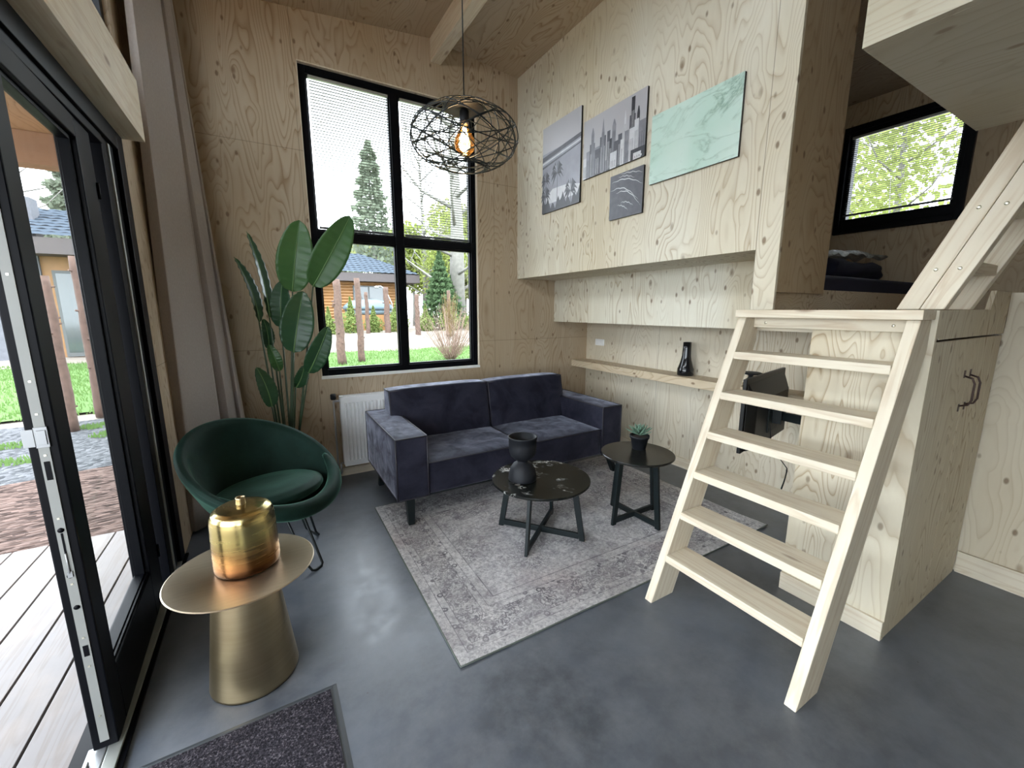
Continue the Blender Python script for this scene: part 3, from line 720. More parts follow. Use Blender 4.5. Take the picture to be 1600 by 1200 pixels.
mb = MB(); mb.lathe([(0, .322), (.20, .322), (.22, .34), (0, .34)], 40); obj('under_plate', mb, 'black_soft', ch)

# ------------------------------------------------------------------ banana plant
pl = thing('banana_plant', 'tall artificial banana-leaf plant behind the green tub chair', 'plant', (0.06, 3.58, 0))
O = Vector((0.06, 3.58, 0))
def blade(base, tip, w, nrm, bend=.03, fold=.25, mat='leaf', twist=0.0):
    base, tip, nrm = Vector(base), Vector(tip), Vector(nrm).normalized()
    ax = (tip - base); L = ax.length; ax.normalize(); nrm = (nrm - ax * nrm.dot(ax)).normalized(); sd_ = ax.cross(nrm)
    prof = lambda f: max(0.0, math.sin(math.pi * min(1, f ** .80 * 1.0)) ** .52 if f < .999 else 0)
    NU, NV = 30, 12; mb = MB()
    sdseed = random.random() * 10
    def fn(u, v_):
        s = (v_ - .5) * 2; wd = w * .40 * (prof(u) if 0 < u < 1 else 0) 
        if u > .9 and abs(s) > .7: wd *= (1 - .12 * (1 if math.sin(u * 90 + sdseed) > .3 else 0))
        p = base + ax * (L * u) + sd_ * (s * wd) + nrm * (-bend * 4 * (u - .5) ** 2 + bend + abs(s) * wd * fold + .004 * math.sin(u * 60 + s) * abs(s))
        p += nrm * (twist * s * u * w)
        return p - O
    mb.grid(fn, NU, NV)
    lf_ = obj('leaf', mb, mat, pl, solid=.0012)
    mr = MB(); pts = [fn(i / 12, .5) - nrm * .001 + nrm * .003 for i in range(13)]; mr.tube(pts, [.005 * (1 - .75 * i / 12) for i in range(13)], 6); obj('midrib', mr, 'midrib', lf_)
    return base
def stalk(base, foot=None, sag=(0, 0, 0)):
    base = Vector(base); foot = Vector(foot) if foot else O + Vector((random.uniform(-.03, .03), random.uniform(-.03, .03), .16))
    mid = base.lerp(foot, .5) + Vector(sag); mb = MB(); pts = []
    for i in range(13):
        f = i / 12; pts.append((1 - f) ** 2 * foot + 2 * f * (1 - f) * (mid * 2 - (foot + base) / 2) * 1.0 + f * f * base - O if False else ((foot * (1 - f) + mid * f) * (1 - f) + (mid * (1 - f) + base * f) * f) - O)
    mb.tube(pts, [.011 - .006 * i / 12 for i in range(13)], 8); obj('stalk', mb, 'stem', pl)
CAMV = Vector((-.1, -1, 0))
blade((0.189,3.500,1.681),(0.272,3.460,2.183),0.30,(-0.1, -1, 0.15),mat='leaf'); stalk((0.189,3.500,1.681))
blade((0.325,3.460,1.720),(0.609,3.400,2.234),0.29,(0.25, -1, 0.35),mat='leaf'); stalk((0.325,3.460,1.720))
blade((0.156,3.420,1.242),(0.254,3.460,1.686),0.28,(-0.1, -1, 0.25),mat='leaf_dark'); stalk((0.156,3.420,1.242))
blade((0.243,3.440,1.081),(0.399,3.380,1.429),0.19,(0.3, -1, 0.5),mat='leaf_dark'); stalk((0.243,3.440,1.081))
blade((-0.042,3.550,1.460),(-0.152,3.600,1.916),0.16,(0.9, -0.5, 0.1),mat='leaf_dark'); stalk((-0.042,3.550,1.460))
blade((0.026,3.620,1.490),(-0.062,3.660,2.105),0.13,(0.8, -0.6, 0.0),mat='leaf_dark'); stalk((0.026,3.620,1.490))
blade((-0.017,3.500,0.837),(-0.089,3.520,1.138),0.16,(0.5, -1, 0.1),mat='leaf_dark'); stalk((-0.017,3.500,0.837))
blade((0.101,3.660,1.416),(0.135,3.640,1.770),0.19,(-0.3, -1, 0.1),mat='leaf_dark'); stalk((0.101,3.660,1.416))
blade((0.058,3.620,1.086),(0.004,3.620,1.295),0.11,(0.1, -1, 0.1),mat='leaf'); stalk((0.058,3.620,1.086))
blade((0.151,3.500,0.967),(0.221,3.500,1.134),0.13,(0.2, -1, -0.3),mat='leaf_dark'); stalk((0.151,3.500,0.967))
blade((0.001,3.660,1.258),(-0.016,3.660,1.485),0.11,(0.4, -1, 0),mat='leaf_dark'); stalk((0.001,3.660,1.258))
mb = MB(); mb.lathe([(0, 0), (.10, 0), (.105, .005), (.13, .20), (.135, .205), (.135, .22), (.12, .22), (.118, .19), (0, .19)], 40); obj('pot', mb, 'black_matte', pl)
mb = MB(); mb.lathe([(.117, .185), (.06, .195), (0, .20)], 24); obj('soil', mb, 'soil', pl)

# ------------------------------------------------------------------ radiator
ra = thing('radiator', 'white ribbed panel radiator on the back wall beside the sofa', 'radiator', (0.515, 3.995, 0))
W_ = 1.30
mb = MB(); mb.box(0, W_, -.085, -.070, .12, .775); mb.box(0, W_, -.03, -.015, .12, .775); obj('panel', mb, 'white_enamel', ra, bevel=.006)
mb = MB()
n = int(W_ / .0333)
for i in range(n):
    x = .03 + i * .0333
    mb.hexa([(x, -.0855, .17), (x + .020, -.0855, .17), (x + .020, -.084, .17), (x, -.084, .17), (x, -.0855, .72), (x + .020, -.0855, .72), (x + .020, -.084, .72), (x, -.084, .72)])
    a = [v_ for v_ in mb.bm.verts[-8:]] if False else None
    mb.hexa([(x + .004, -.0945, .178), (x + .016, -.0945, .178), (x + .020, -.0855, .17), (x, -.0855, .17), (x + .004, -.0945, .712), (x + .016, -.0945, .712), (x + .020, -.0855, .72), (x, -.0855, .72)])
obj('ribs', mb, 'white_enamel', ra, bevel=.002)
mb = MB()
mb.box(-.004, 0, -.086, -.014, .14, .775); mb.box(W_, W_ + .004, -.086, -.014, .14, .775)
mb.box(0, W_, -.086, -.082, .775, .783); mb.box(0, W_, -.018, -.014, .775, .783); mb.box(-.004, .02, -.086, -.014, .775, .783)
for i in range(90): mb.box(.02 + i * (W_ - .03) / 90, .02 + i * (W_ - .03) / 90 + .005, -.082, -.018, .774, .782)
obj('top_grille', mb, 'white_enamel', ra)
mb = MB(); mb.tube([(-.055, -.05, .745), (-.055, -.05, .06), (-.055, -.02, .03), (-.055, .02, .03)], .0085, 10); mb.tube([(-.03, -.05, .15), (-.03, -.05, .06), (-.03, -.02, .04), (-.03, .02, .04)], .0085, 10)
mb.tube([(-.055, -.05, .74), (.0, -.05, .74)], .009, 10); mb.tube([(-.03, -.05, .15), (0, -.05, .15)], .009, 10); obj('pipes', mb, 'zinc', ra)
mb = MB(); mb.lathe([(0, .755), (.020, .755), (.024, .762), (.024, .80), (.020, .806), (0, .806)], 20, (-.055, -.05, 0)); obj('thermostat_knob', mb, 'black_matte', ra)

# ------------------------------------------------------------------ pendant lamp
LX, LY, LZ = 0.866, 1.90, 2.33; LA, LB = .248, .136
pd = thing('pendant_lamp', 'black wire-cage pendant lamp hanging before the tall window', 'lamp', (LX, LY, LZ))
obj('cord', MB().tube([(0, 0, .125), (0, 0, roof(LX) - LZ - .02)], .0028, 8), 'black_soft', pd)
obj('ceiling_rose', MB().lathe([(0, 0), (.05, 0), (.055, .008), (.055, .03), (0, .03)], 32, (0, 0, roof(LX) - LZ - .03)), 'black_matte', pd)
mb = MB()
for tilt, dd, cnt in ((48, .36, 9), (48, -.36, 9), (78, .15, 5)):
    for k in range(cnt):
        az = 2 * math.pi * (k + (.5 if dd < 0 else 0)) / cnt; tl = R(tilt)
        nrm = Vector((math.sin(tl) * math.cos(az), math.sin(tl) * math.sin(az), math.cos(tl)))
        u_ = nrm.cross(Vector((0, 0, 1))).normalized(); v2 = nrm.cross(u_); r = math.sqrt(1 - dd * dd)
        pts = []
        for i in range(48):
            a = 2 * math.pi * i / 48; q = nrm * dd + (u_ * math.cos(a) + v2 * math.sin(a)) * r
            pts.append((q.x * LA, q.y * LA, q.z * LB))
        mb.tube(pts, .0024, 5, closed=True)
for zz in (.93, -.90):
    r = math.sqrt(1 - zz * zz); mb.tube([(LA * r * math.cos(2 * math.pi * i / 40), LA * r * math.sin(2 * math.pi * i / 40), LB * zz) for i in range(40)], .003, 6, closed=True)
obj('wire_cage', mb, 'black_soft', pd)
obj('top_plate', MB().lathe([(0, .120), (.088, .120), (.090, .123), (.088, .126), (0, .126)], 40), 'black_matte', pd)
obj('socket', MB().lathe([(0, .058), (.020, .058), (.022, .07), (.022, .110), (.014, .121), (0, .121)], 24), 'black_matte', pd)
m = bpy.data.materials.new('amber_bulb_glass'); m.use_nodes = True; n_ = m.node_tree.nodes; l_ = m.node_tree.links; n_.clear()
oo = n_.new('ShaderNodeOutputMaterial'); ta = n_.new('ShaderNodeBsdfTransparent'); ga = n_.new('ShaderNodeBsdfGlossy'); xa = n_.new('ShaderNodeMixShader'); fa = n_.new('ShaderNodeLayerWeight'); fa.inputs[0].default_value = .35
ta.inputs[0].default_value = (1.0, .94, .80, 1); ga.inputs[0].default_value = (1, .8, .5, 1); ga.inputs['Roughness'].default_value = .05
l_.new(fa.outputs['Fresnel'], xa.inputs[0]); l_.new(ta.outputs[0], xa.inputs[1]); l_.new(ga.outputs[0], xa.inputs[2]); l_.new(xa.outputs[0], oo.inputs[0]); M['bulb'] = m
bo = obj('bulb', MB().lathe([(.014, .058), (.016, .045), (.030, .022), (.045, -.006), (.048, -.028), (.042, -.052), (.025, -.070), (0, -.076)], 32), 'bulb', pd, label='amber glass bulb')
m = bpy.data.materials.new('filament_glow'); m.use_nodes = True; e = m.node_tree.nodes['Principled BSDF']; e.inputs['Emission Color'].default_value = (1, .76, .45, 1); e.inputs['Emission Strength'].default_value = 6; M['filament'] = m
mb = MB()
for k in range(4):
    a = k * math.pi / 2 + .4; mb.tube([(.006 * math.cos(a), .006 * math.sin(a), .045), (.020 * math.cos(a), .020 * math.sin(a), -.005), (.013 * math.cos(a), .013 * math.sin(a), -.045)], .0022, 6)
obj('filament', mb, 'filament', bo)
ld = bpy.data.lights.new('bulb_light', 'POINT'); ld.energy = 0.25; ld.color = (1, .76, .50); ld.shadow_soft_size = .03
lo = bpy.data.objects.new('bulb_light', ld); COL.objects.link(lo); lo.location = (LX, LY, LZ - .02)

# ------------------------------------------------------------------ closet
cl = thing('closet', 'pale plywood closet under the sleeping floor, right of the ladder', 'closet', (2.39, .593, 0))
CW, CD = 1.045, .455
mb = MB(); mb.box(0, .02, 0.0, CD, .0, 1.435); mb.box(.02, CW, CD - .018, CD, 0, 1.435); mb.box(.02, CW, .03, CD - .02, 0, .05)
mb.box(.0, .052, 0.0, .022, 1.435, 1.548); mb.extrude([(.052, 0, 1.425), (CW + .02, 0, 1.425), (CW + .02, 0, 1.645), (.78, 0, 1.645), (.765, 0, 1.62), (.73, 0, 1.552), (.052, 0, 1.548)], (0, .02, 0))
mb.box(0, .055, .022, CD, 1.435, 1.548)
obj('body', mb, 'ply_closet', cl)
obj('plinth', MB().box(-.016, 0, 0.0, CD, 0, .098), 'pine_y', cl, bevel=.002, label='low skirting strip along the closet side')
for x0, x1, hx in ((.02, .548, .505), (.551, CW - .002, .595)):
    dr = obj('door', MB().box(x0, x1, 0.0, .018, .06, 1.415), 'ply_closet', cl, bevel=.001)
    mb = MB(); mb.tube([(hx, .002, 1.235), (hx, -.030, 1.225), (hx, -.040, 1.20), (hx, -.040, 1.12), (hx, -.030, 1.095), (hx, .002, 1.085)], .0045, 8)
    mb.box(hx - .008, hx + .008, -.003, .001, 1.225, 1.262); mb.box(hx - .008, hx + .008, -.003, .001, 1.058, 1.095)
    obj('handle', mb, 'brown_metal', dr)
obj('filler', MB().box(.0201, CW - .002, .002, .029, 0.0, .057), 'ply_closet', cl)

# ------------------------------------------------------------------ main ladder
la = thing('ladder', 'open wooden ladder with seven flat treads leading up to the sleeping floor', 'ladder', (1.645, .989, 0))
SL = .412                                                        # dx per dz
def rail(y0, y1):
    mb = MB(); a = .0; dw = .172; zt = 1.51
    ring = [(0, y0, 0), (dw, y0, 0), (dw + SL * zt, y0, zt), (SL * zt, y0, zt)]
    mb.extrude(ring, (0, y1 - y0, 0)); return mb
mrot = R(math.degrees(math.atan(SL)))
def slanted(name, ring, vec, mat, parent, ang, bevel=.003):
    """mesh built in a frame whose z runs along the rail, so that the grain follows it"""
    mb = MB(); mb.extrude(ring, vec); rm = Matrix.Rotation(-ang, 3, 'Y')
    bmesh.ops.rotate(mb.bm, verts=mb.bm.verts, matrix=rm)
    return obj(name, mb, mat, parent, bevel=bevel, rot=(0, ang, 0))
for y0, y1 in ((-.378, -.333), (.333, .378)):
    slanted('side_rail', [(0, y0, 0), (.172, y0, 0), (.742, y0, .570 / SL), (.742, y0, 1.51), (SL * 1.51, y0, 1.51)], (0, y1 - y0, 0), 'pine_z', la, mrot)
for z in (1.327, 1.112, .903, .693, .479, .254):
    x = SL * z - .006
    obj('tread', MB().box(x - .006, x + .160, -.333, .333, z - .040, z), 'pine_y', la, bevel=.003)
obj('top_tread', MB().box(.590, .735, -.390, .378, 1.51, 1.55), 'pine_y', la, bevel=.003)
obj('top_cleat', MB().box(.700, .742, -.332, .332, 1.455, 1.509), 'pine_y', la, bevel=.002)
for y in (-.27, .27):
    mb = MB(); mb.lathe([(0, 0), (.007, 0), (.006, .002), (0, .002)], 12)
    obj('screw', mb, 'screw', la, loc=(.6995, y, 1.482), rot=(0, R(-90), 0))
# rails behind top edge of the platform
struct('trim_5', MB().box(2.43, 2.445, .62, 1.40, 1.435, 1.455).box(2.425, 2.445, .62, 1.32, 1.50, 1.548), 'pine_y', 'thin battens under the ladder top edge', 'batten')

# ------------------------------------------------------------------ upper ladder
ul = thing('upper_ladder', 'steep thick wooden loft ladder rising from the closet top', 'ladder', (2.452, .675, 1.552))
K = -.405                                                        # dy per dz
def urail(x0, x1, w0, w1):
    ang = math.atan(-K); zt = 1.55
    ring = [(x0, w0, 0), (x0, w1, 0), (x0, w1 + K * zt, zt), (x0, w0 + K * zt, zt)]
    mb = MB(); mb.extrude(ring, (x1 - x0, 0, 0)); bmesh.ops.rotate(mb.bm, verts=mb.bm.verts, matrix=Matrix.Rotation(-ang, 3, 'X'))
    return mb, (ang, 0, 0)
for x0 in (0.0, .350):
    for a, b in ((-.078, -.001), (.001, .078)):
        mb, r_ = urail(x0, x0 + .055, a, b); obj('side_rail', mb, 'pine_z', ul, bevel=.003, rot=r_)
for z in (.17, .40, .63, .86, 1.09):
    obj('tread', MB().box(.055, .350, K * z - .070, K * z + .070, z - .022, z + .022), 'pine_x', ul, bevel=.003)
for z in (.165, .395, .625):
    for d_ in (-.036, .036):
        mb = MB(); mb.lathe([(0, 0), (.0075, 0), (.006, .002), (0, .002)], 12); obj('screw', mb, 'screw', ul, loc=(-.0005, K * z + d_, z), rot=(0, R(-90), 0))

# loft box at top right
mb = MB(); mb.box(1.425, 1.450, -3.0, .593, 2.23, 2.62); mb.box(1.450, 2.43, -3.0, .593, 2.23, 2.26); mb.box(1.45, 2.43, .568, .593, 2.26, 2.62); mb.box(2.405, 2.43, -3.0, .568, 2.26, 2.62)
M['ply_loft'] = plywood('plywood_loft', 'y', base=(0.46, 0.44, 0.37), dark=.35, knots=.7)
struct('wall_loft_front', mb, 'ply_loft', 'pale plywood underside and edge of the overhead loft', 'loft', bevel=.001)

mb = MB(); mb.tube([(.010 * math.cos(a * math.pi / 9) , 0, .010 * math.sin(a * math.pi / 9)) for a in range(15)], .0018, 8); mb.tube([(.010, 0, 0), (.010, 0, -.004), (.022, .0, -.004)], .0018, 8)
o = obj('screw_hook', mb, 'screw', loc=(1.403, .49, 2.30)); tag(o, 'tiny metal screw hook on the pale face of the overhead loft', 'hook')

# ------------------------------------------------------------------ TV
A_, B_ = Vector((2.235, 1.262)), Vector((2.235, 1.262))
tv = thing('television', 'black flat television seen from behind on its wall arm', 'television', (2.478, 1.400, .663), math.atan2(.150, .690)); tv.scale = (1.109, 1.109, 1.109)
TL = .720
obj('panel', MB().box(0, TL, 0, .022, 0, .425), 'tv', tv, bevel=.004)
mb = MB(); mb.hexa([(.06, -.045, .02), (TL - .06, -.045, .02), (TL - .01, 0, .01), (.01, 0, .01), (.06, -.045, .30), (TL - .06, -.045, .30), (TL - .02, 0, .40), (.02, 0, .40)])
obj('rear_housing', mb, 'tv', tv, bevel=.006)
obj('screen', MB().box(.008, TL - .008, .0222, .0232, .012, .417), 'black_gloss', tv)
mb = MB(); mb.box(.27, .45, -.052, -.045, .08, .26); obj('mount_plate', mb, 'black_soft', tv)
mb = MB(); mb.box(.33, .39, -.10, -.052, .13, .22); mb.hexa([(.35, -.105, .15), (.37, -.085, .15), (.30, -.385, .15), (.27, -.375, .15), (.35, -.105, .20), (.37, -.085, .20), (.30, -.385, .20), (.27, -.375, .20)]); obj('wall_arm', mb, 'black_soft', tv)
mb = MB(); mb.tube([(.30, -.047, .15), (.31, -.06, .05), (.33, -.07, -.02), (.40, -.10, -.10), (.46, -.13, -.17), (.47, -.13, -.20)], .0028, 6)
for s_ in (0, .010, .02):
    mb.tube([(.475, -.13, -.19), (.44 - s_, -.13, -.25), (.40 - s_, -.13, -.285 + s_ * .3), (.41, -.125, -.30), (.45, -.125, -.27), (.48, -.125, -.20), (.475, -.125, -.185)], .0026, 6)
obj('power_cable', mb, 'black_soft', tv)

# shelf objects
cv = thing('bottle_vase', 'glossy black bottle-shaped vase with a side handle on the wall shelf', 'vase', (3.355, 2.485, .945), R(20)); cv.scale = (1.3, 1.3, 1.32)
obj('body', MB().lathe([(0, 0), (.052, 0), (.056, .004), (.056, .048), (.052, .056), (.046, .075), (.036, .11), (.031, .14), (.029, .19), (.028, .235), (.024, .235), (.024, .15), (0, .14)], 40), 'black_gloss', cv)
mb = MB(); mb.tube([(.024, -.004, .228), (.046, -.006, .230), (.050, -.007, .222), (.052, -.007, .15), (.052, -.007, .075)], .0055, 8); obj('handle', mb, 'black_gloss', cv)
mb = MB(); mb.lathe([(0, 0), (.035, 0), (.036, .02), (.034, .045), (.018, .058), (.014, .070), (.020, .080), (.070, .090), (.072, .096), (.060, .100), (0, .100)], 40)
o = obj('candle_holder', mb, 'black_matte', loc=(3.34, 1.865, .945)); o.scale = (1.15, 1.15, 1.1); tag(o, 'matte black pedestal candle holder with flared top on the shelf behind the television', 'candle holder')
so_ = thing('wall_socket', 'white double wall socket above the shelf near the corner', 'socket', (3.459, 3.775, 1.165), 0)
obj('cover_plate', MB().box(-.010, .001, -.075, .075, -.038, .038), 'white_plastic', so_, bevel=.004)
for y in (-.037, .037):
    mb = MB(); mb.lathe([(.026, 0), (.026, .003), (.022, .003), (.020, 0)], 28); bmesh.ops.rotate(mb.bm, verts=mb.bm.verts, matrix=Matrix.Rotation(R(-90), 3, 'Y')); bmesh.ops.translate(mb.bm, verts=mb.bm.verts, vec=(-.010, y, 0)); obj('outlet', mb, 'white_plastic', so_)

# ------------------------------------------------------------------ mattress and bedding
o = obj('mattress', cushion(3.00, 5.25, 1.345, 3.3, 1.552, 1.775, .01), 'navy', bevel=.03, seg=3); tag(o, 'navy blue mattress on the raised sleeping floor', 'mattress')
def roll(name, label, x0, x1, y, z, r, mat='navy', cat='bedding'):
    mb = MB()
    def fn(u, v_):
        a = 2 * math.pi * u; rr = r * (1 + .10 * math.sin(3 * a + v_ * 9) + .05 * math.sin(7 * a + v_ * 23))
        e = min(1, v_ / .08, (1 - v_) / .08); rr *= max(.02, math.sin(e * math.pi / 2)) ** .6
        return (x0 + (x1 - x0) * v_ + .0, y + rr * math.cos(a) * 1.2, z + rr * .9 * math.sin(a))
    mb.grid(fn, 28, 30, wrapu=True); o = obj(name, mb, mat); return tag(o, label, cat)
roll('rolled_blanket', 'dark navy rolled duvet lying on the mattress', 4.05, 5.12, 1.80, 1.895, .10)
t = NT('clear_plastic_bag', 0.18, 0, 0.6); t.color((0.55, 0.57, 0.52)); t.b.inputs['Alpha'].default_value = .55; t.bump(t.noise(t.coord(), 9, 5, .7, 1.0), 1.0, .05); M['plastic'] = t.m
mb = MB()
def bag(u, v_):
    x = 4.15 + 1.0 * u; y = 1.70 + .26 * v_; e = math.sin(math.pi * u) ** .4
    return (x, y, 2.010 + .045 * e * math.sin(math.pi * v_) + .022 * math.sin(x * 19 + y * 31) * math.sin(x * 7) + .03 * u)
mb.grid(bag, 34, 14); o = obj('plastic_bag', mb, 'plastic', solid=.001); tag(o, 'crumpled clear plastic bag lying on the rolled navy duvet', 'plastic bag')

# ------------------------------------------------------------------ pictures
def picture(name, label, y0, y1, z0, z1, matname):
    t_ = thing(name, label, 'picture', (2.436, (y0 + y1) / 2, (z0 + z1) / 2), 0, 'pictures on the bed box')
    h, w = (z1 - z0) / 2, (y1 - y0) / 2
    obj('board', MB().box(-.018, -.001, -w, w, -h, h), 'tv', t_, bevel=.001)
    return t_, w, h
# u runs left to right as seen from the room = decreasing y
def pr(t_, name, polys, mats):
    mb = MB()
    for z_off, mi, pts in polys:
        w, h = t_['_w'], t_['_h']
        mb.poly([(-.0185 - z_off * .0002, w - u * 2 * w, -h + v_ * 2 * h) for u, v_ in pts], mi)
    return obj(name, mb, mats, t_)
def greyscale(name, c, var=.25, sc=8): 
    return plain(name, c, .4, var=var, scale=sc)
M['g_sky'] = greyscale('print_sky_grey', (.42, .41, .43), .1, 2); M['g_mid'] = greyscale('print_mid_grey', (.20, .20, .225), .5, 14); M['g_dark'] = greyscale('print_dark_grey', (.075, .075, .09), .5, 25)
M['g_lite'] = greyscale('print_light_grey', (.55, .55, .57), .2, 25); M['g_blk'] = greyscale('print_black', (.03, .03, .038), .4, 30); M['g_sea'] = greyscale('print_sea_grey', (.26, .26, .30), .5, 6)
PG = ['g_sky', 'g_mid', 'g_dark', 'g_lite', 'g_blk', 'g_sea']
full = [(0, 0), (1, 0), (1, 1), (0, 1)]
def rect(u0, u1, v0, v1): return [(u0, v0), (u1, v0), (u1, v1), (u0, v1)]
# 1: beach with palms
t_, w, h = picture('picture', 'portrait grey beach photo with palm trees, leftmost on the plywood panel', 2.962, 3.523, 2.465, 3.222, None); t_['_w'] = w; t_['_h'] = h
pol = [(0, 0, rect(0, 1, .70, 1)), (0, 5, rect(0, 1, 0, .70)), (1, 2, [(0, .665), (1, .735), (1, .69), (0, .61)]), (1, 3, [(0, .60), (1, .67), (1, .655), (0, .58)]), (1, 2, [(0, .555), (1, .64), (1, .625), (0, .53)]),
       (1, 3, [(0.1, .18), (.3, .26), (.7, .25), (1, .20), (1, .10), (0.1, .10)])]
def palm(cx, cy, s, base, k0):
    out = [(3, 2, [(cx - .008, base), (cx + .008, base), (cx + .012, cy), (cx, cy)])]
    for k in range(11):
        a = R(-40 + k * 26); ex, ey = cx + math.cos(a) * s * 1.1, cy + math.sin(a) * s - s * .25
        mx, my = cx + math.cos(a) * s * .6, cy + math.sin(a) * s * .6 + s * .12
        out.append((4 + k * .1, 4 if k % 2 else 2, [(cx, cy), (mx + .01, my - .02), (ex, ey), (mx - .01, my + .03)]))
    return out
pol += palm(.42, .42, .16, .05, 0) + palm(.78, .16, .16, 0, 1) + palm(.10, .38, .12, 0, 2) + palm(.10, .20, .13, 0, 3)
vg = [(0, 0)] 
for i in range(25): vg.append((i / 24, .10 + .05 * math.sin(i * 1.9) + .04 * math.sin(i * .6)))
vg.append((1, 0)); pol.append((8, 4, vg[::-1] if False else vg))
pr(t_, 'print', pol, PG)
# 2: skyline
t_, w, h = picture('picture', 'landscape black-and-white city skyline photo hanging above the small square one', 2.254, 2.925, 2.628, 3.074, None); t_['_w'] = w; t_['_h'] = h
pol = [(0, 0, full), (1, 1, rect(0, 1, 0, .18))]
bl = [(.00, .10, .36, 3, 0), (.06, .14, .46, 1, 0), (.12, .21, .56, 2, 0), (.145, .195, .82, 1, 1), (.20, .34, .47, 1, 0), (.215, .33, .43, 2, 0), (.30, .40, .60, 2, 0), (.325, .375, .86, 1, 2), (.42, .47, .64, 2, 0), (.46, .50, .50, 4, 0), (.50, .56, .78, 1, 1), (.535, .60, .42, 2, 0),
      (.48, .58, .26, 3, 0), (.60, .66, .50, 2, 0), (.64, .74, .40, 3, 0), (.685, .715, .80, 3, 2), (.70, .76, .50, 1, 0), (.765, .85, .70, 2, 0), (.785, .835, .96, 4, 0), (.77, .84, .50, 3, 0), (.87, .91, .78, 4, 1), (.86, 1.0, .42, 2, 0), (.90, 1.0, .55, 1, 0), (.84, .90, .60, 3, 0), (.80, 1.0, .16, 4, 0), (.84, .95, .10, 3, 0)]
for i, (u0, u1, v1, mi, tp) in enumerate(bl):
    z_ = 2 + i * .25; m_ = (u0 + u1) / 2
    if tp == 0: pol.append((z_, mi, rect(u0, u1, 0, v1)))
    elif tp == 1: pol.append((z_, mi, [(u0, 0), (u1, 0), (u1, v1 - .10), (m_ + .006, v1), (m_ - .006, v1), (u0, v1 - .10)]))
    else: pol.append((z_, mi, [(u0, 0), (u1, 0), (u1, v1 - .22), (m_ + .012, v1 - .10), (m_, v1 + .04), (m_ - .012, v1 - .10), (u0, v1 - .22)]))
    for k in range(3):
        uu = u0 + (u1 - u0) * (.2 + .27 * k); pol.append((z_ + .1, 3 if mi in (2, 4) else 2, rect(uu, uu + (u1 - u0) * .07, .02, max(.05, (v1 - .12) * .9))))
pr(t_, 'print', pol, PG)
# 3: small dark waves
t_, w, h = picture('picture', 'small square dark grey wave photo, lowest on the plywood panel', 2.253, 2.588, 2.246, 2.569, None); t_['_w'] = w; t_['_h'] = h
pol = [(0, 2, full)]
for k, (x0, y0_, x1, y1_, b) in enumerate([(.05, .84, .98, .62, .10), (.25, .92, .75, .80, .04), (.02, .66, .88, .30, .16), (.2, .58, .95, .16, .16), (.35, .34, .75, .20, .05), (.25, .30, .6, .13, .04), (.3, .97, .98, .86, .03)]):
    up_, dn = [], []
    for i in range(15):
        f = i / 14; x = x0 + (x1 - x0) * f; y = y0_ + (y1_ - y0_) * f + b * math.sin(math.pi * f) + .010 * math.sin(f * 25 + k); th = .010 * math.sin(math.pi * f) + .001
        up_.append((x, y + th)); dn.append((x, y - th))
    for i in range(14): pol.append((1 + k * .2, 3 if k in (0, 2, 3) else 0, [dn[i], dn[i + 1], up_[i + 1], up_[i]]))
pr(t_, 'print', pol, PG)
# 4: mint marble
t = NT('mint_marble_print', 0.3, 0, .4)
v = t.coord((1, 1, 1), rot=(R(35), 0, 0)); v2 = t.coord((1, 1.0, 2.2), rot=(R(-48), 0, 0)); n = t.noise(v2, 2.6, 6, .55, .9)
ve = t.ramp(t.math('ABSOLUTE', t.math('SUBTRACT', n, .5)), [(0, 1), (.010, .45), (.045, 0)])
ms = t.ramp(t.noise(t.coord(loc=(3, 5, 1)), 3, 3), [(.35, .15), (.7, 1)])
cl_ = t.mix(t.ramp(t.noise(v, 3, 4), [(.35, 0), (.7, 1)]), (.58, .72, .65), (.48, .66, .57))
t.color(t.mix(t.math('MULTIPLY', ve, t.math('MULTIPLY', ms, .75)), cl_, (.16, .28, .21))); M['mint'] = t.m
t_, w, h = picture('picture', 'large landscape mint green marble print, rightmost on the plywood panel', 1.552, 2.200, 2.418, 2.857, None); t_['_w'] = w; t_['_h'] = h
pr(t_, 'print', [(0, 0, full)], ['mint'])

# ================================================================== OUTSIDE
GZ = -0.15
M['deck'] = pine('weathered_deck', 'y', base=(0.175, 0.160, 0.156))
M['porch'] = plywood('porch_boards', 'y', base=(0.50, 0.33, 0.20))
t = NT('porch_beam_wood', .7); t.color(t.mix(t.noise(t.coord((2, 14, 14)), 1, 3), (.36, .20, .11), (.22, .12, .07))); M['porch_beam'] = t.m
t = NT('lawn_green', .9, 0, .1); v = t.coord(); t.color(t.mix(t.noise(v, 3, 6, .7), (.065, .125, .038), (.115, .185, .065))); t.bump(t.noise(v, 60, 3), .8, .03); M['lawn'] = t.m
t = NT('grey_gravel', .9, 0, .2); v = t.coord(); vo = t.voro(v, 22); vc = t.sep(t.voro(v, 22, 'Color'))
t.color(t.mix(vc[0], (.025, .027, .030), (.092, .094, .100))); t.bump(t.math('SUBTRACT', 1, vo), 1, .03); M['gravel'] = t.m
t = NT('bark_mulch', .95, 0, .1); v = t.coord((1, 2.6, 1), rot=(0, 0, .6)); vc = t.sep(t.voro(v, 13, 'Color')); vo = t.voro(v, 13)
t.color(t.mix(vc[0], (.028, .018, .015), (.145, .10, .085))); t.bump(t.math('SUBTRACT', 1, vo), 1, .05); M['mulch'] = t.m
t = NT('sandy_soil', .95, 0, .1); v = t.coord(); t.color(t.mix(t.noise(v, 2.5, 6, .7), (.15, .13, .11), (.25, .225, .195))); t.bump(t.noise(v, 12, 4), .7, .05); M['sand'] = t.m
M['bark'] = plain('peeled_stake_bark', (.085, .052, .040), .9, var=.6, scale=16, bump=.8)
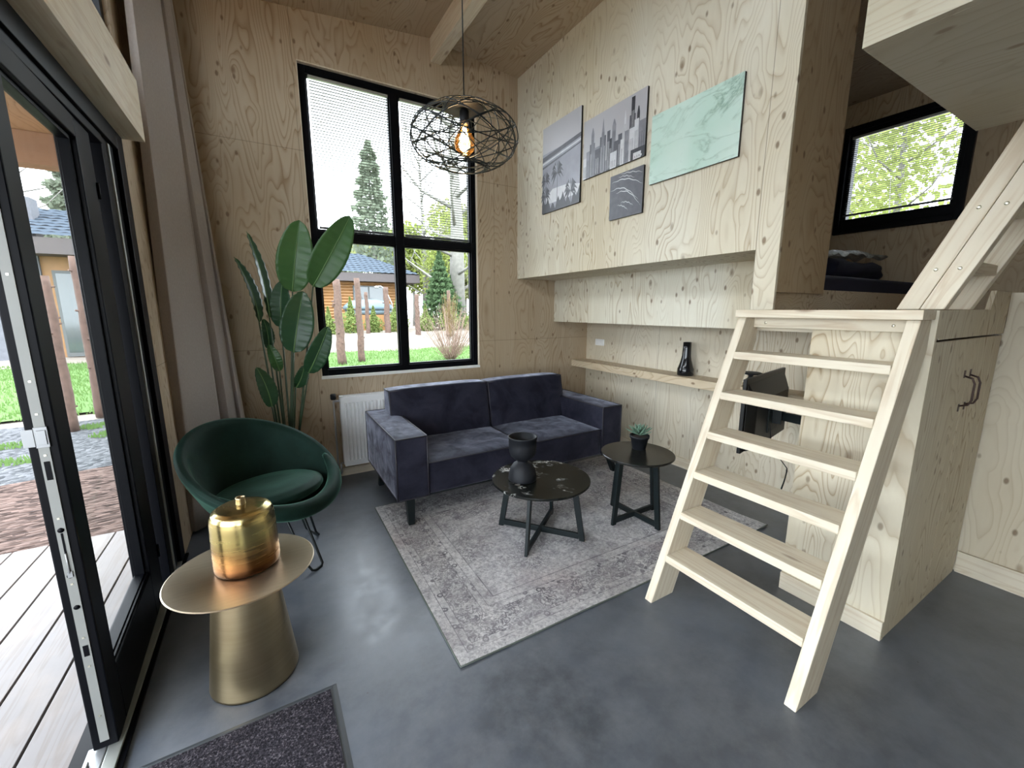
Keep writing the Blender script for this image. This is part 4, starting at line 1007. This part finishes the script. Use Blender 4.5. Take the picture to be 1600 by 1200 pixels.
M['bark_grey'] = plain('grey_tree_bark', (.15, .145, .13), .9, var=.4, scale=6, bump=.5)
M['twig'] = plain('bare_twig', (.17, .11, .085), .8, var=.3)
def foliage_mat(name, a, b):
    m = bpy.data.materials.new(name); m.use_nodes = True; n = m.node_tree.nodes; l = m.node_tree.links; n.clear()
    o = n.new('ShaderNodeOutputMaterial'); d = n.new('ShaderNodeBsdfDiffuse'); tr = n.new('ShaderNodeBsdfTranslucent'); x = n.new('ShaderNodeMixShader'); x.inputs[0].default_value = .4
    tcx = n.new('ShaderNodeTexCoord'); nz = n.new('ShaderNodeTexNoise'); nz.inputs['Scale'].default_value = 2.2; mx = n.new('ShaderNodeMix'); mx.data_type = 'RGBA'
    mx.inputs[6].default_value = (*a, 1); mx.inputs[7].default_value = (*b, 1); l.new(tcx.outputs['Object'], nz.inputs[0]); l.new(nz.outputs[0], mx.inputs[0])
    l.new(mx.outputs[2], d.inputs[0]); l.new(mx.outputs[2], tr.inputs[0]); l.new(d.outputs[0], x.inputs[1]); l.new(tr.outputs[0], x.inputs[2]); l.new(x.outputs[0], o.inputs[0]); M[name] = m
foliage_mat('spring_leaves', (.30, .38, .07), (.20, .30, .06)); foliage_mat('pale_spring', (.25, .29, .08), (.17, .21, .065)); foliage_mat('conifer_needles', (.055, .095, .045), (.10, .15, .075)); foliage_mat('hazy_conifer', (.13, .16, .12), (.19, .215, .155))  # pale and grey foliage tones have the outdoor haze mixed into their colour
foliage_mat('yew_needles', (.15, .20, .06), (.22, .27, .10)); foliage_mat('pale_leaves', (.24, .26, .12), (.17, .19, .085)); foliage_mat('dry_grass', (.26, .19, .10), (.20, .15, .08)); foliage_mat('grass_blades', (.085, .155, .045), (.13, .205, .07))
t = NT('slate_blue_roof_tile', .9, 0, .1); ps = t.sep(t.tc.outputs['Object'])
row = t.math('FRACT', t.math('MULTIPLY', ps[2], 7.0)); wav = t.math('MULTIPLY', t.math('SINE', t.math('MULTIPLY', ps[0], 20.0)), .16)
gap = t.math('LESS_THAN', t.math('ADD', row, wav), .28)
t.color(t.mix(gap, (.050, .064, .082), (.010, .013, .018))); M['roof_tile'] = t.m
M['fascia'] = plain('dark_brown_fascia', (.055, .045, .045), .7)
M['log'] = plain('orange_log_cladding', (.23, .115, .04), .6, var=.25, scale=4)
M['brick'] = plain('grey_brick', (.09, .093, .105), .85, var=.3, scale=9)
M['win_dark'] = plain('dark_window_glass', (.05, .06, .06), .08, spec=.8)
M['win_frame'] = plain('window_frame_grey', (.06, .065, .065), .5)
M['tubcover'] = plain('pale_blue_cover', (.075, .115, .14), .5, var=.1)

def gstruct(name, mb, mat, label, cat, **k): return struct(name, mb, mat, label, cat, **k)
gstruct('ground', MB().box(-60, -.73, -20, 90, GZ - .4, GZ - .02).box(-.73, 80, 4.25, 90, GZ - .4, GZ - .02).box(5.6, 80, -20, 4.25, GZ - .4, GZ - .02), 'sand', 'bare sandy ground around the cabins', 'ground')
mb = MB()
for i in range(20):
    x1_ = -.735 - i * .170; mb.box(x1_ - .160, x1_, -2.5, 3.83, -.055, -.03)
o = obj('terrace_deck', mb, 'deck', bevel=.002); o['kind'] = 'structure'; o['label'] = 'weathered plank terrace outside the glass door'; o['category'] = 'deck'
gstruct('deck_support', MB().box(-4.15, -.735, -2.5, 3.80, GZ - .02, -.057), 'fascia', 'dark joists below the terrace planks', 'deck base')
gstruct('porch_roof', MB().box(-2.7, -.725, -2.5, 3.9, 2.58, 2.74), 'porch', 'wooden porch ceiling over the terrace', 'roof')
gstruct('porch_beam', MB().box(-2.7, -.725, 3.70, 3.84, 2.40, 2.58), 'porch_beam', 'reddish brown beam at the far end of the porch', 'beam', bevel=.004)
def patch(name, mat, label, cat, x0, x1, y0, y1, z, n=50, amp=.03, seed=0):
    mb = MB()
    def fn(u, v_):
        x = x0 + (x1 - x0) * u; y = y0 + (y1 - y0) * v_
        y += .25 * math.sin(x * 1.1 + seed) * (1 if 0 < v_ < 1 else .8)
        return (x, y, z + amp * math.sin(x * 2.1 + seed) * math.sin(y * 1.7))
    mb.grid(fn, n, 30); o = obj(name, mb, mat); tag(o, label, cat, kind='stuff'); return o
patch('mulch_bed', 'mulch', 'brown bark mulch at the edge of the terrace', 'mulch', -11, -.5, 3.3, 5.95, GZ, 40, .010, 2)
patch('gravel_bed', 'gravel', 'grey slate gravel beyond the bark mulch', 'gravel', -11, -.5, 5.952, 8.9, GZ, 40, .010, 2)
lawn = patch('lawn', 'lawn', 'green lawn behind the gravel and below the big window', 'grass', -16, 14, 9.2, 18.4, GZ + .02, 60, .02, 4)
mb = MB()
for i in range(26000):
    x = random.uniform(-7, 9); y = random.uniform(9.1, 18.3)
    if -3 > x - 0 and x < -7 or (x > .3 * y + 4): continue
    h_ = random.uniform(.04, .10); a = random.uniform(0, 6.28); w_ = .012; zx = GZ + .02
    mb.poly([(x - w_ * math.cos(a), y - w_ * math.sin(a), zx), (x + w_ * math.cos(a), y + w_ * math.sin(a), zx), (x + random.uniform(-.03, .03), y + random.uniform(-.03, .03), zx + h_)])
obj('blades', mb, 'grass_blades', lawn, recalc=False)
mb = MB()
for cx, cy in ((-2.9, 7.5), (-2.55, 6.7), (-3.6, 6.6), (-2.0, 7.6), (-2.3, 8.2)):
    for i in range(120):
        a = random.uniform(0, 6.28); r_ = .16 * math.sqrt(random.random()); x, y = cx + r_ * math.cos(a) * 1.4, cy + r_ * math.sin(a)
        mb.poly([(x - .01, y, GZ), (x + .01, y, GZ), (x + random.uniform(-.02, .02), y, GZ + .05)])
o = obj('moss_tufts', mb, 'grass_blades', recalc=False); tag(o, 'small green tufts growing in the grey gravel', 'tufts', kind='stuff')
def bank(u, v_):
    x = -16 + 40 * u; y = 17.6 + 6.4 * v_; s = min(1, v_ / .45); return (x, y + .2 * math.sin(x), GZ + .02 + (.62 if x > -2 else .05) * s * s * (3 - 2 * s) + .04 * math.sin(x * 1.7) * math.sin(y * 2.3) * s)
mb = MB(); mb.grid(bank, 90, 24); o = struct('sand_bank', mb, 'sand', 'low sandy bank behind the lawn', 'bank')

def stake(x, y, z0, z1, r, label):
    mb = MB(); pts = []; 
    for i in range(14):
        f = i / 13; pts.append((x + .12 * r * math.sin(i * 1.1 + x), y + .12 * r * math.cos(i * 1.1), z0 + (z1 - z0) * f))
    mb.tube(pts, [r * (1.1 - .25 * i / 13) * (1 + .06 * math.sin(i * 2.7)) for i in range(14)], 10)
    for i in range(7):
        z = random.uniform(z0 + .3, z1 - .1); a = random.uniform(0, 6.28); mb.tube([(x, y, z), (x + r * 1.4 * math.cos(a), y + r * 1.4 * math.sin(a), z + .02)], r * .25, 6)
    o = obj('tree_stake', mb, 'bark'); return tag(o, label, 'stake', 'rough bark-covered stakes')
stake(-2.485, 8.05, GZ, 2.0, .055, 'bark-covered stake nearest the glass door, beside the gravel')
stake(-2.42, 8.95, GZ, 2.35, .062, 'bark-covered stake with curly twigs beside it, seen through the door leaf')
stake(-3.75, 8.6, GZ, 1.9, .06, 'bark-covered stake at the left edge, seen through the open doorway')
stake(1.96, 13.9, GZ, 2.47, .125, 'thickest leftmost stake on the lawn outside the big window')
stake(2.62, 14.2, GZ, 2.55, .105, 'second thick stake on the lawn, right of the thickest one')
for x, y, z, r, l in ((2.85, 19.6, 2.1, .07, 'slim stake behind the two thick lawn stakes'), (4.05, 20.0, 2.35, .09, 'stake standing in front of the cabin window'), (4.95, 20.0, 2.6, .13, 'stake beside the curved outdoor shower'), (6.35, 19.8, 2.3, .12, 'stake just left of the window mullion'), (7.9, 19.6, 2.5, .10, 'stake amid dry grass right of the window mullion')):
    stake(x, y, GZ + .4, z, r, l)

def cloud(n, c, rad, size, mb, shape='ball', droop=0.0, pw=1.0):
    for i in range(n):
        while True:
            p = Vector((random.uniform(-1, 1), random.uniform(-1, 1), random.uniform(-1, 1)))
            if p.length < 1: break
        if shape == 'cone':
            zf = random.random() ** .8; rr = (1 - zf) ** pw * (0.80 + .20 * math.sin(zf * 83 + p.x)); a = random.uniform(0, 6.28); q = rr * random.uniform(.35, 1) ** .5
            p = Vector((q * math.cos(a), q * math.sin(a), zf * 2 - 1))
        pos = Vector((c[0] + p.x * rad[0], c[1] + p.y * rad[1], c[2] + p.z * rad[2]))
        d = Vector((random.gauss(0, 1), random.gauss(0, 1), random.gauss(0, 1) - droop)).normalized(); e = d.cross(Vector((random.gauss(0, 1), random.gauss(0, 1), random.gauss(0, 1)))).normalized()
        s = size * random.uniform(.6, 1.3)
        mb.poly([pos - e * s * .35, pos + d * s * .5, pos + e * s * .35, pos - d * s * .5][:4])
def tree(kind, name, label, x, y, z0, h, w, mat, n, size, group=None, trunk=.15, bark='bark_grey'):
    t_ = thing(name, label, 'tree', (x, y, z0), 0, group)
    mb = MB(); mb.tube([(0, 0, 0), (.03 * h * .3, 0, h * .4), (0, .02 * h, h * .9)], [trunk, trunk * .7, trunk * .2], 10)
    nb = 22 if kind != 'ball' else 16
    for k in range(nb):
        z = h * (.15 + .75 * k / nb); a = k * 2.4; L = w * (1 - k / nb * .8) * .8 if kind == 'cone' else w * random.uniform(.6, 1)
        dz = -.05 * h if kind == 'cone' else h * random.uniform(.05, .25)
        p1 = Vector((math.cos(a) * L, math.sin(a) * L, z + dz)); mb.tube([(0, 0, z), (p1.x * .5, p1.y * .5, z + dz * .3), p1], [trunk * .22, trunk * .14, trunk * .04], 5)
        if kind in ('ball', 'bare'):
            for j in range(5):
                f = .4 + .12 * j; q = p1 * f + Vector((0, 0, z * (1 - f))); r2 = q + Vector((random.uniform(-.4, .4), random.uniform(-.4, .4), random.uniform(0, .5))) * w * .5; mb.tube([q, r2], [trunk * .06, trunk * .02], 4)
    obj('trunk', mb, bark, t_)
    if n:
        mb = MB()
        if kind == 'cone': cloud(n, (0, 0, h * .55), (w, w, h * .46), size, mb, 'cone', .6, .55 if w / h < .19 else .9)
        else:
            for k in range(9):
                a = k * 2.1; rr = w * .5; cloud(n // 9, (rr * math.cos(a) * random.uniform(.3, 1), rr * math.sin(a) * random.uniform(.3, 1), h * random.uniform(.35, .9)), (w * .55, w * .55, h * .18), size, mb)
        obj('foliage', mb, mat, t_, recalc=False)
    return t_
# seen through the tall window
tree('cone', 'conifer_tree', 'tall slender grey-green conifer against the white sky in the left pane', 6.75, 30, .2, 12.0, 2.1, 'hazy_conifer', 3600, .34, trunk=.18)
tree('cone', 'conifer_tree', 'short pale conifer at far left behind the blind of the tall window', 3.6, 34, -.17, 7.8, 1.2, 'hazy_conifer', 1500, .3)
tree('cone', 'conifer_tree', 'dark green drooping conifer right of the log cabin', 8.3, 21.8, .3, 4.3, 1.35, 'conifer_needles', 5200, .20)
tree('cone', 'conifer_tree', 'second lower dark conifer beside the drooping one', 9.3, 22.5, .3, 3.2, 1.2, 'conifer_needles', 3000, .20)
tree('bare', 'bare_tree', 'huge pale leafless tree trunk at the right of the tall window', 9.55, 22.5, .2, 15, 3.6, 'pale_leaves', 0, .3, trunk=.50)
tree('bare', 'bare_tree', 'slimmer leafless tree beside the huge pale trunk', 9.9, 29, .2, 13, 3.0, 'pale_leaves', 0, .3, trunk=.22)
tree('ball', 'leafy_tree', 'yellow-green budding tree right of the dark conifer', 11.0, 27, .2, 7.6, 2.6, 'pale_spring', 5200, .17)
for i, (x, y, h_, w_, m_, n_) in enumerate(((1.5, 42, 7.5, 3.2, 'pale_leaves', 6000), (7.0, 44, 7.8, 3.8, 'pale_leaves', 8000), (12.5, 40, 9.0, 3.8, 'pale_spring', 9000), (17.5, 39, 12.0, 4.2, 'pale_leaves', 8000), (22, 38, 12.5, 4, 'pale_leaves', 5000))):
    tree('ball', 'woodland_tree', ['pale budding woodland tree far behind the cabin roof, leftmost', 'pale budding woodland tree far behind the ridge of the cabin roof', 'pale budding woodland tree behind the dark conifers', 'pale budding woodland tree behind the huge trunk', 'pale budding woodland tree at the far right of the tall window'][i], x, y, 0, h_, w_, m_, n_, .42, 'pale woodland trees', trunk=.16)
for i, (x, y, h_, w_) in enumerate(((2.45, 20.5, 1.3, .42), (3.45, 20.7, 1.75, .52), (4.5, 20.8, 1.35, .46), (5.6, 20.7, 1.7, .66), (7.1, 20.8, 1.45, .5), (8.3, 20.6, 1.7, .6), (9.6, 20.6, 1.5, .6))):
    mb = MB(); cloud(1500, (0, 0, h_ * .5), (w_, w_, h_ * .52), .10, mb, 'cone', -1.0); cloud(700, (0, 0, h_ * .35), (w_, w_, h_ * .33), .10, mb, 'ball', -1.0)
    o = obj('yew_shrub', mb, 'yew_needles', loc=(x, y, GZ + .5), recalc=False)
    tag(o, ['young yew shrub on the bank, leftmost behind the thick stakes', 'young yew shrub between the second thick stake and the cabin window', 'low young yew shrub in front of the blue tub', 'widest young yew shrub right of the shower stake', 'young yew shrub right beside the window mullion', 'young yew shrub in front of the dark conifer', 'young yew shrub behind the bare reddish bush'][i], 'shrub', 'yew shrubs on the sandy bank')
def twigs(name, label, x, y, z, n, H, spread, mat, r=.010, curl=0.0):
    mb = MB()
    for i in range(n):
        a = random.uniform(0, 6.28); s = spread * random.uniform(.2, 1); p = Vector((random.uniform(-.12, .12), random.uniform(-.12, .12), 0)); pts = [p.copy()]; L = H * random.uniform(.6, 1.05)
        for k in range(1, 8):
            f = k / 7; pts.append(p + Vector((math.cos(a) * s * f ** .8 + curl * math.sin(k * 2.1 + i) , math.sin(a) * s * f ** .8 + curl * math.cos(k * 1.7 + i), L * f)))
        mb.tube(pts, [r * (1.1 - .9 * k / 7) for k in range(8)], 5)
        for k in range(2, 7):
            q = pts[k]; mb.tube([q, q + Vector((random.uniform(-.3, .3), random.uniform(-.3, .3), random.uniform(.1, .35))) * H * .3], [r * .5, r * .15], 4)
    o = obj(name, mb, mat, loc=(x, y, z)); return tag(o, label, 'bush')
twigs('bare_bush', 'leafless reddish-brown bush at lower right of the tall window', 5.35, 13.2, GZ, 95, 1.9, 1.45, 'twig', .010)
twigs('curly_bush', 'curly leafless hazel bush beside the stake outside the door leaf', -2.25, 9.6, GZ, 16, 2.6, .45, 'twig', .013, .07)
twigs('dry_grass_clump', 'tall straw-coloured grass clump right of the window mullion', 7.75, 19.2, GZ + .40, 40, 2.1, .5, 'dry_grass', .016)
def branches(name, label, x, y, z, H, sp):
    return tree('bare', name, label, x, y, z, H, sp, None, 0, .1, trunk=.14)
tree('cone', 'conifer_tree', 'large grey-green conifer behind the brick cabin, seen through the door leaf', -7.3, 29, 0, 11.0, 2.6, 'hazy_conifer', 5200, .34, trunk=.2)
tree('cone', 'conifer_tree', 'conifer behind the brick cabin, right of the larger one', -4.6, 30, 0, 9.5, 2.2, 'conifer_needles', 3500, .34, trunk=.2)
tree('bare', 'bare_tree', 'leafless arching tree behind the brick cabin chimney', -9.6, 28.5, 0, 9.5, 3.4, None, 0, .3, trunk=.2)
# seen through the bedroom window
tree('ball', 'leafy_tree', 'bright yellow-green tree outside the small bedroom window', 15.0, 4.9, -.2, 9.0, 2.2, 'pale_spring', 3200, .17, trunk=.14)
tree('ball', 'leafy_tree', 'yellow-green tree farther off in the small bedroom window', 21.0, 8.6, -.2, 11.5, 3.0, 'pale_spring', 3200, .22, trunk=.18)

# log cabin seen through the tall window
cb = thing('log_cabin', 'orange log cabin with blue-grey tiled roof outside the tall window', 'cabin', (3.0, 25.0, GZ + .3))
CWD = 4.3
mb = MB()
for i in range(20):
    z = i * .165; mb.lathe([(0, 0), (.092, 0), (.092, CWD + 1.5), (0, CWD + 1.5)], 12, (0, 0, 0))
vs = list(mb.bm.verts); h = len(vs) // 20; bmesh.ops.rotate(mb.bm, verts=vs, matrix=Matrix.Rotation(R(90), 3, 'Y'))
for i in range(20):
    for q in vs[i * h:(i + 1) * h]: q.co += Vector((-1.5, 0, .08 + i * .165))
mb.box(-1.5, CWD, .02, 2.4, 0, 3.3)
obj('log_wall', mb, 'log', cb)
mb = MB(); mb.box(-2.2, CWD + .7, -.75, -.70, 2.95, 3.40); mb.box(CWD + .65, CWD + .7, -.7, 4.5, 2.95, 3.40); mb.box(-2.2, CWD + .7, -.7, 0, 2.95, 2.99); obj('fascia', mb, 'fascia', cb)
def rooft(u, v_):
    x = -2.3 + (CWD + 3.2) * u; s = v_
    xx = min(x, CWD + .75 - s * 2.6); y = -.8 + 3.4 * s; z = 3.38 + 1.35 * s
    return (xx, y, z + .03 * abs(math.sin(u * 60)) + .05 * (1 - (s * 12) % 1))
mb = MB(); mb.grid(rooft, 150, 48, smooth=False); mb.poly([(CWD + .75, -.8, 3.36), (CWD + .75, 6.0, 3.36), (CWD - 1.85, 2.6, 4.75)]); obj('roof', mb, 'roof_tile', cb, recalc=False)
for x0, x1, z0, z1 in ((1.35, 3.05, 1.55, 2.75), (3.95, 4.25, .9, 2.75)):
    wf = obj('window', MB().box(x0, x1, -.12, .0, z0, z1), 'win_frame', cb)
    mm_ = (x0 + x1) / 2; mb = MB(); mb.box(x0 + .07, mm_ - .04, -.125, -.12, z0 + .07, z1 - .07); mb.box(mm_ + .04, x1 - .07, -.125, -.12, z0 + .07, z1 - .07) if x1 - x0 > 1 else None
    obj('pane', mb, 'win_dark', wf)
tb = thing('hot_tub', 'pale blue covered oval tub on a low timber platform by the log cabin', 'tub', (4.75, 23.0, GZ + .3))
obj('cover', MB().lathe([(0, 1.40), (1.25, 1.40), (1.30, 1.50), (1.22, 1.62), (.95, 1.84), (.5, 1.94), (0, 1.96)], 36, sx=1, sy=.62), 'tubcover', tb)
obj('platform', MB().box(-1.6, 1.4, -.9, .9, 0, 1.15), 'log', tb)
obj('rim', MB().lathe([(1.0, 1.15), (1.15, 1.18), (1.2, 1.40), (0, 1.40)], 36, sx=1, sy=.62), 'tubcover', tb)
mb = MB(); pts = [(0, 0, 0), (0, 0, 1.6)] + [(-.10 * k + .0, 0, 1.6 + .85 * math.sin(k * .28)) for k in range(1, 8)]; mb.tube(pts, .03, 8); mb.lathe([(0, 0), (.12, -.02), (.10, .07), (0, .10)], 16, (-.72, 0, 2.36))
o = obj('outdoor_shower', mb, 'zinc', loc=(5.62, 21.6, GZ + .42)); tag(o, 'curved metal outdoor shower beside the blue tub', 'shower')

# brick cabin seen through the door leaf
cb = thing('brick_cabin', 'grey brick and timber cabin with blue-grey tiled roof outside the door leaf', 'cabin', (-6.25, 20.0, GZ))
obj('brick_wall', MB().box(-3.0, .0, 0, 3.4, 0, 3.6).box(-.75, -.25, 1.0, 1.6, 3.6, 5.45), 'brick', cb)
obj('timber_wall', MB().box(.0, 4.6, .1, 5, 0, 3.7), 'log', cb)
mb = MB(); mb.box(-.1, 5.4, -.85, -.8, 3.45, 3.95); mb.hexa([(-3.2, -.85, 4.9), (-.1, -.85, 3.45), (-.1, -.80, 3.45), (-3.2, -.80, 4.9), (-3.2, -.85, 5.4), (-.1, -.85, 3.95), (-.1, -.80, 3.95), (-3.2, -.80, 5.4)]); mb.box(-.1, 5.4, -.8, .1, 3.45, 3.5); obj('fascia', mb, 'fascia', cb)
def rooft2(u, v_):
    x = -.15 + 5.6 * u - 1.6 * v_ * (1 - u); return (x, -.9 + 3.6 * v_, 3.95 + 1.35 * v_ + .03 * abs(math.sin(u * 50)) + .06 * (1 - (v_ * 12) % 1))
mb = MB(); mb.grid(rooft2, 110, 48, smooth=False); mb.poly([(-.15, -.9, 3.95), (-3.2, -.9, 5.4), (-1.75, 2.7, 5.3)]); obj('roof', mb, 'roof_tile', cb, recalc=False)
dr = obj('door', MB().box(.25, 1.45, .02, .10, .1, 3.0), 'win_frame', cb)
obj('pane', MB().box(.33, .80, .01, .02, .25, 2.9).box(.90, 1.37, .01, .02, .25, 2.9), 'win_dark', dr)
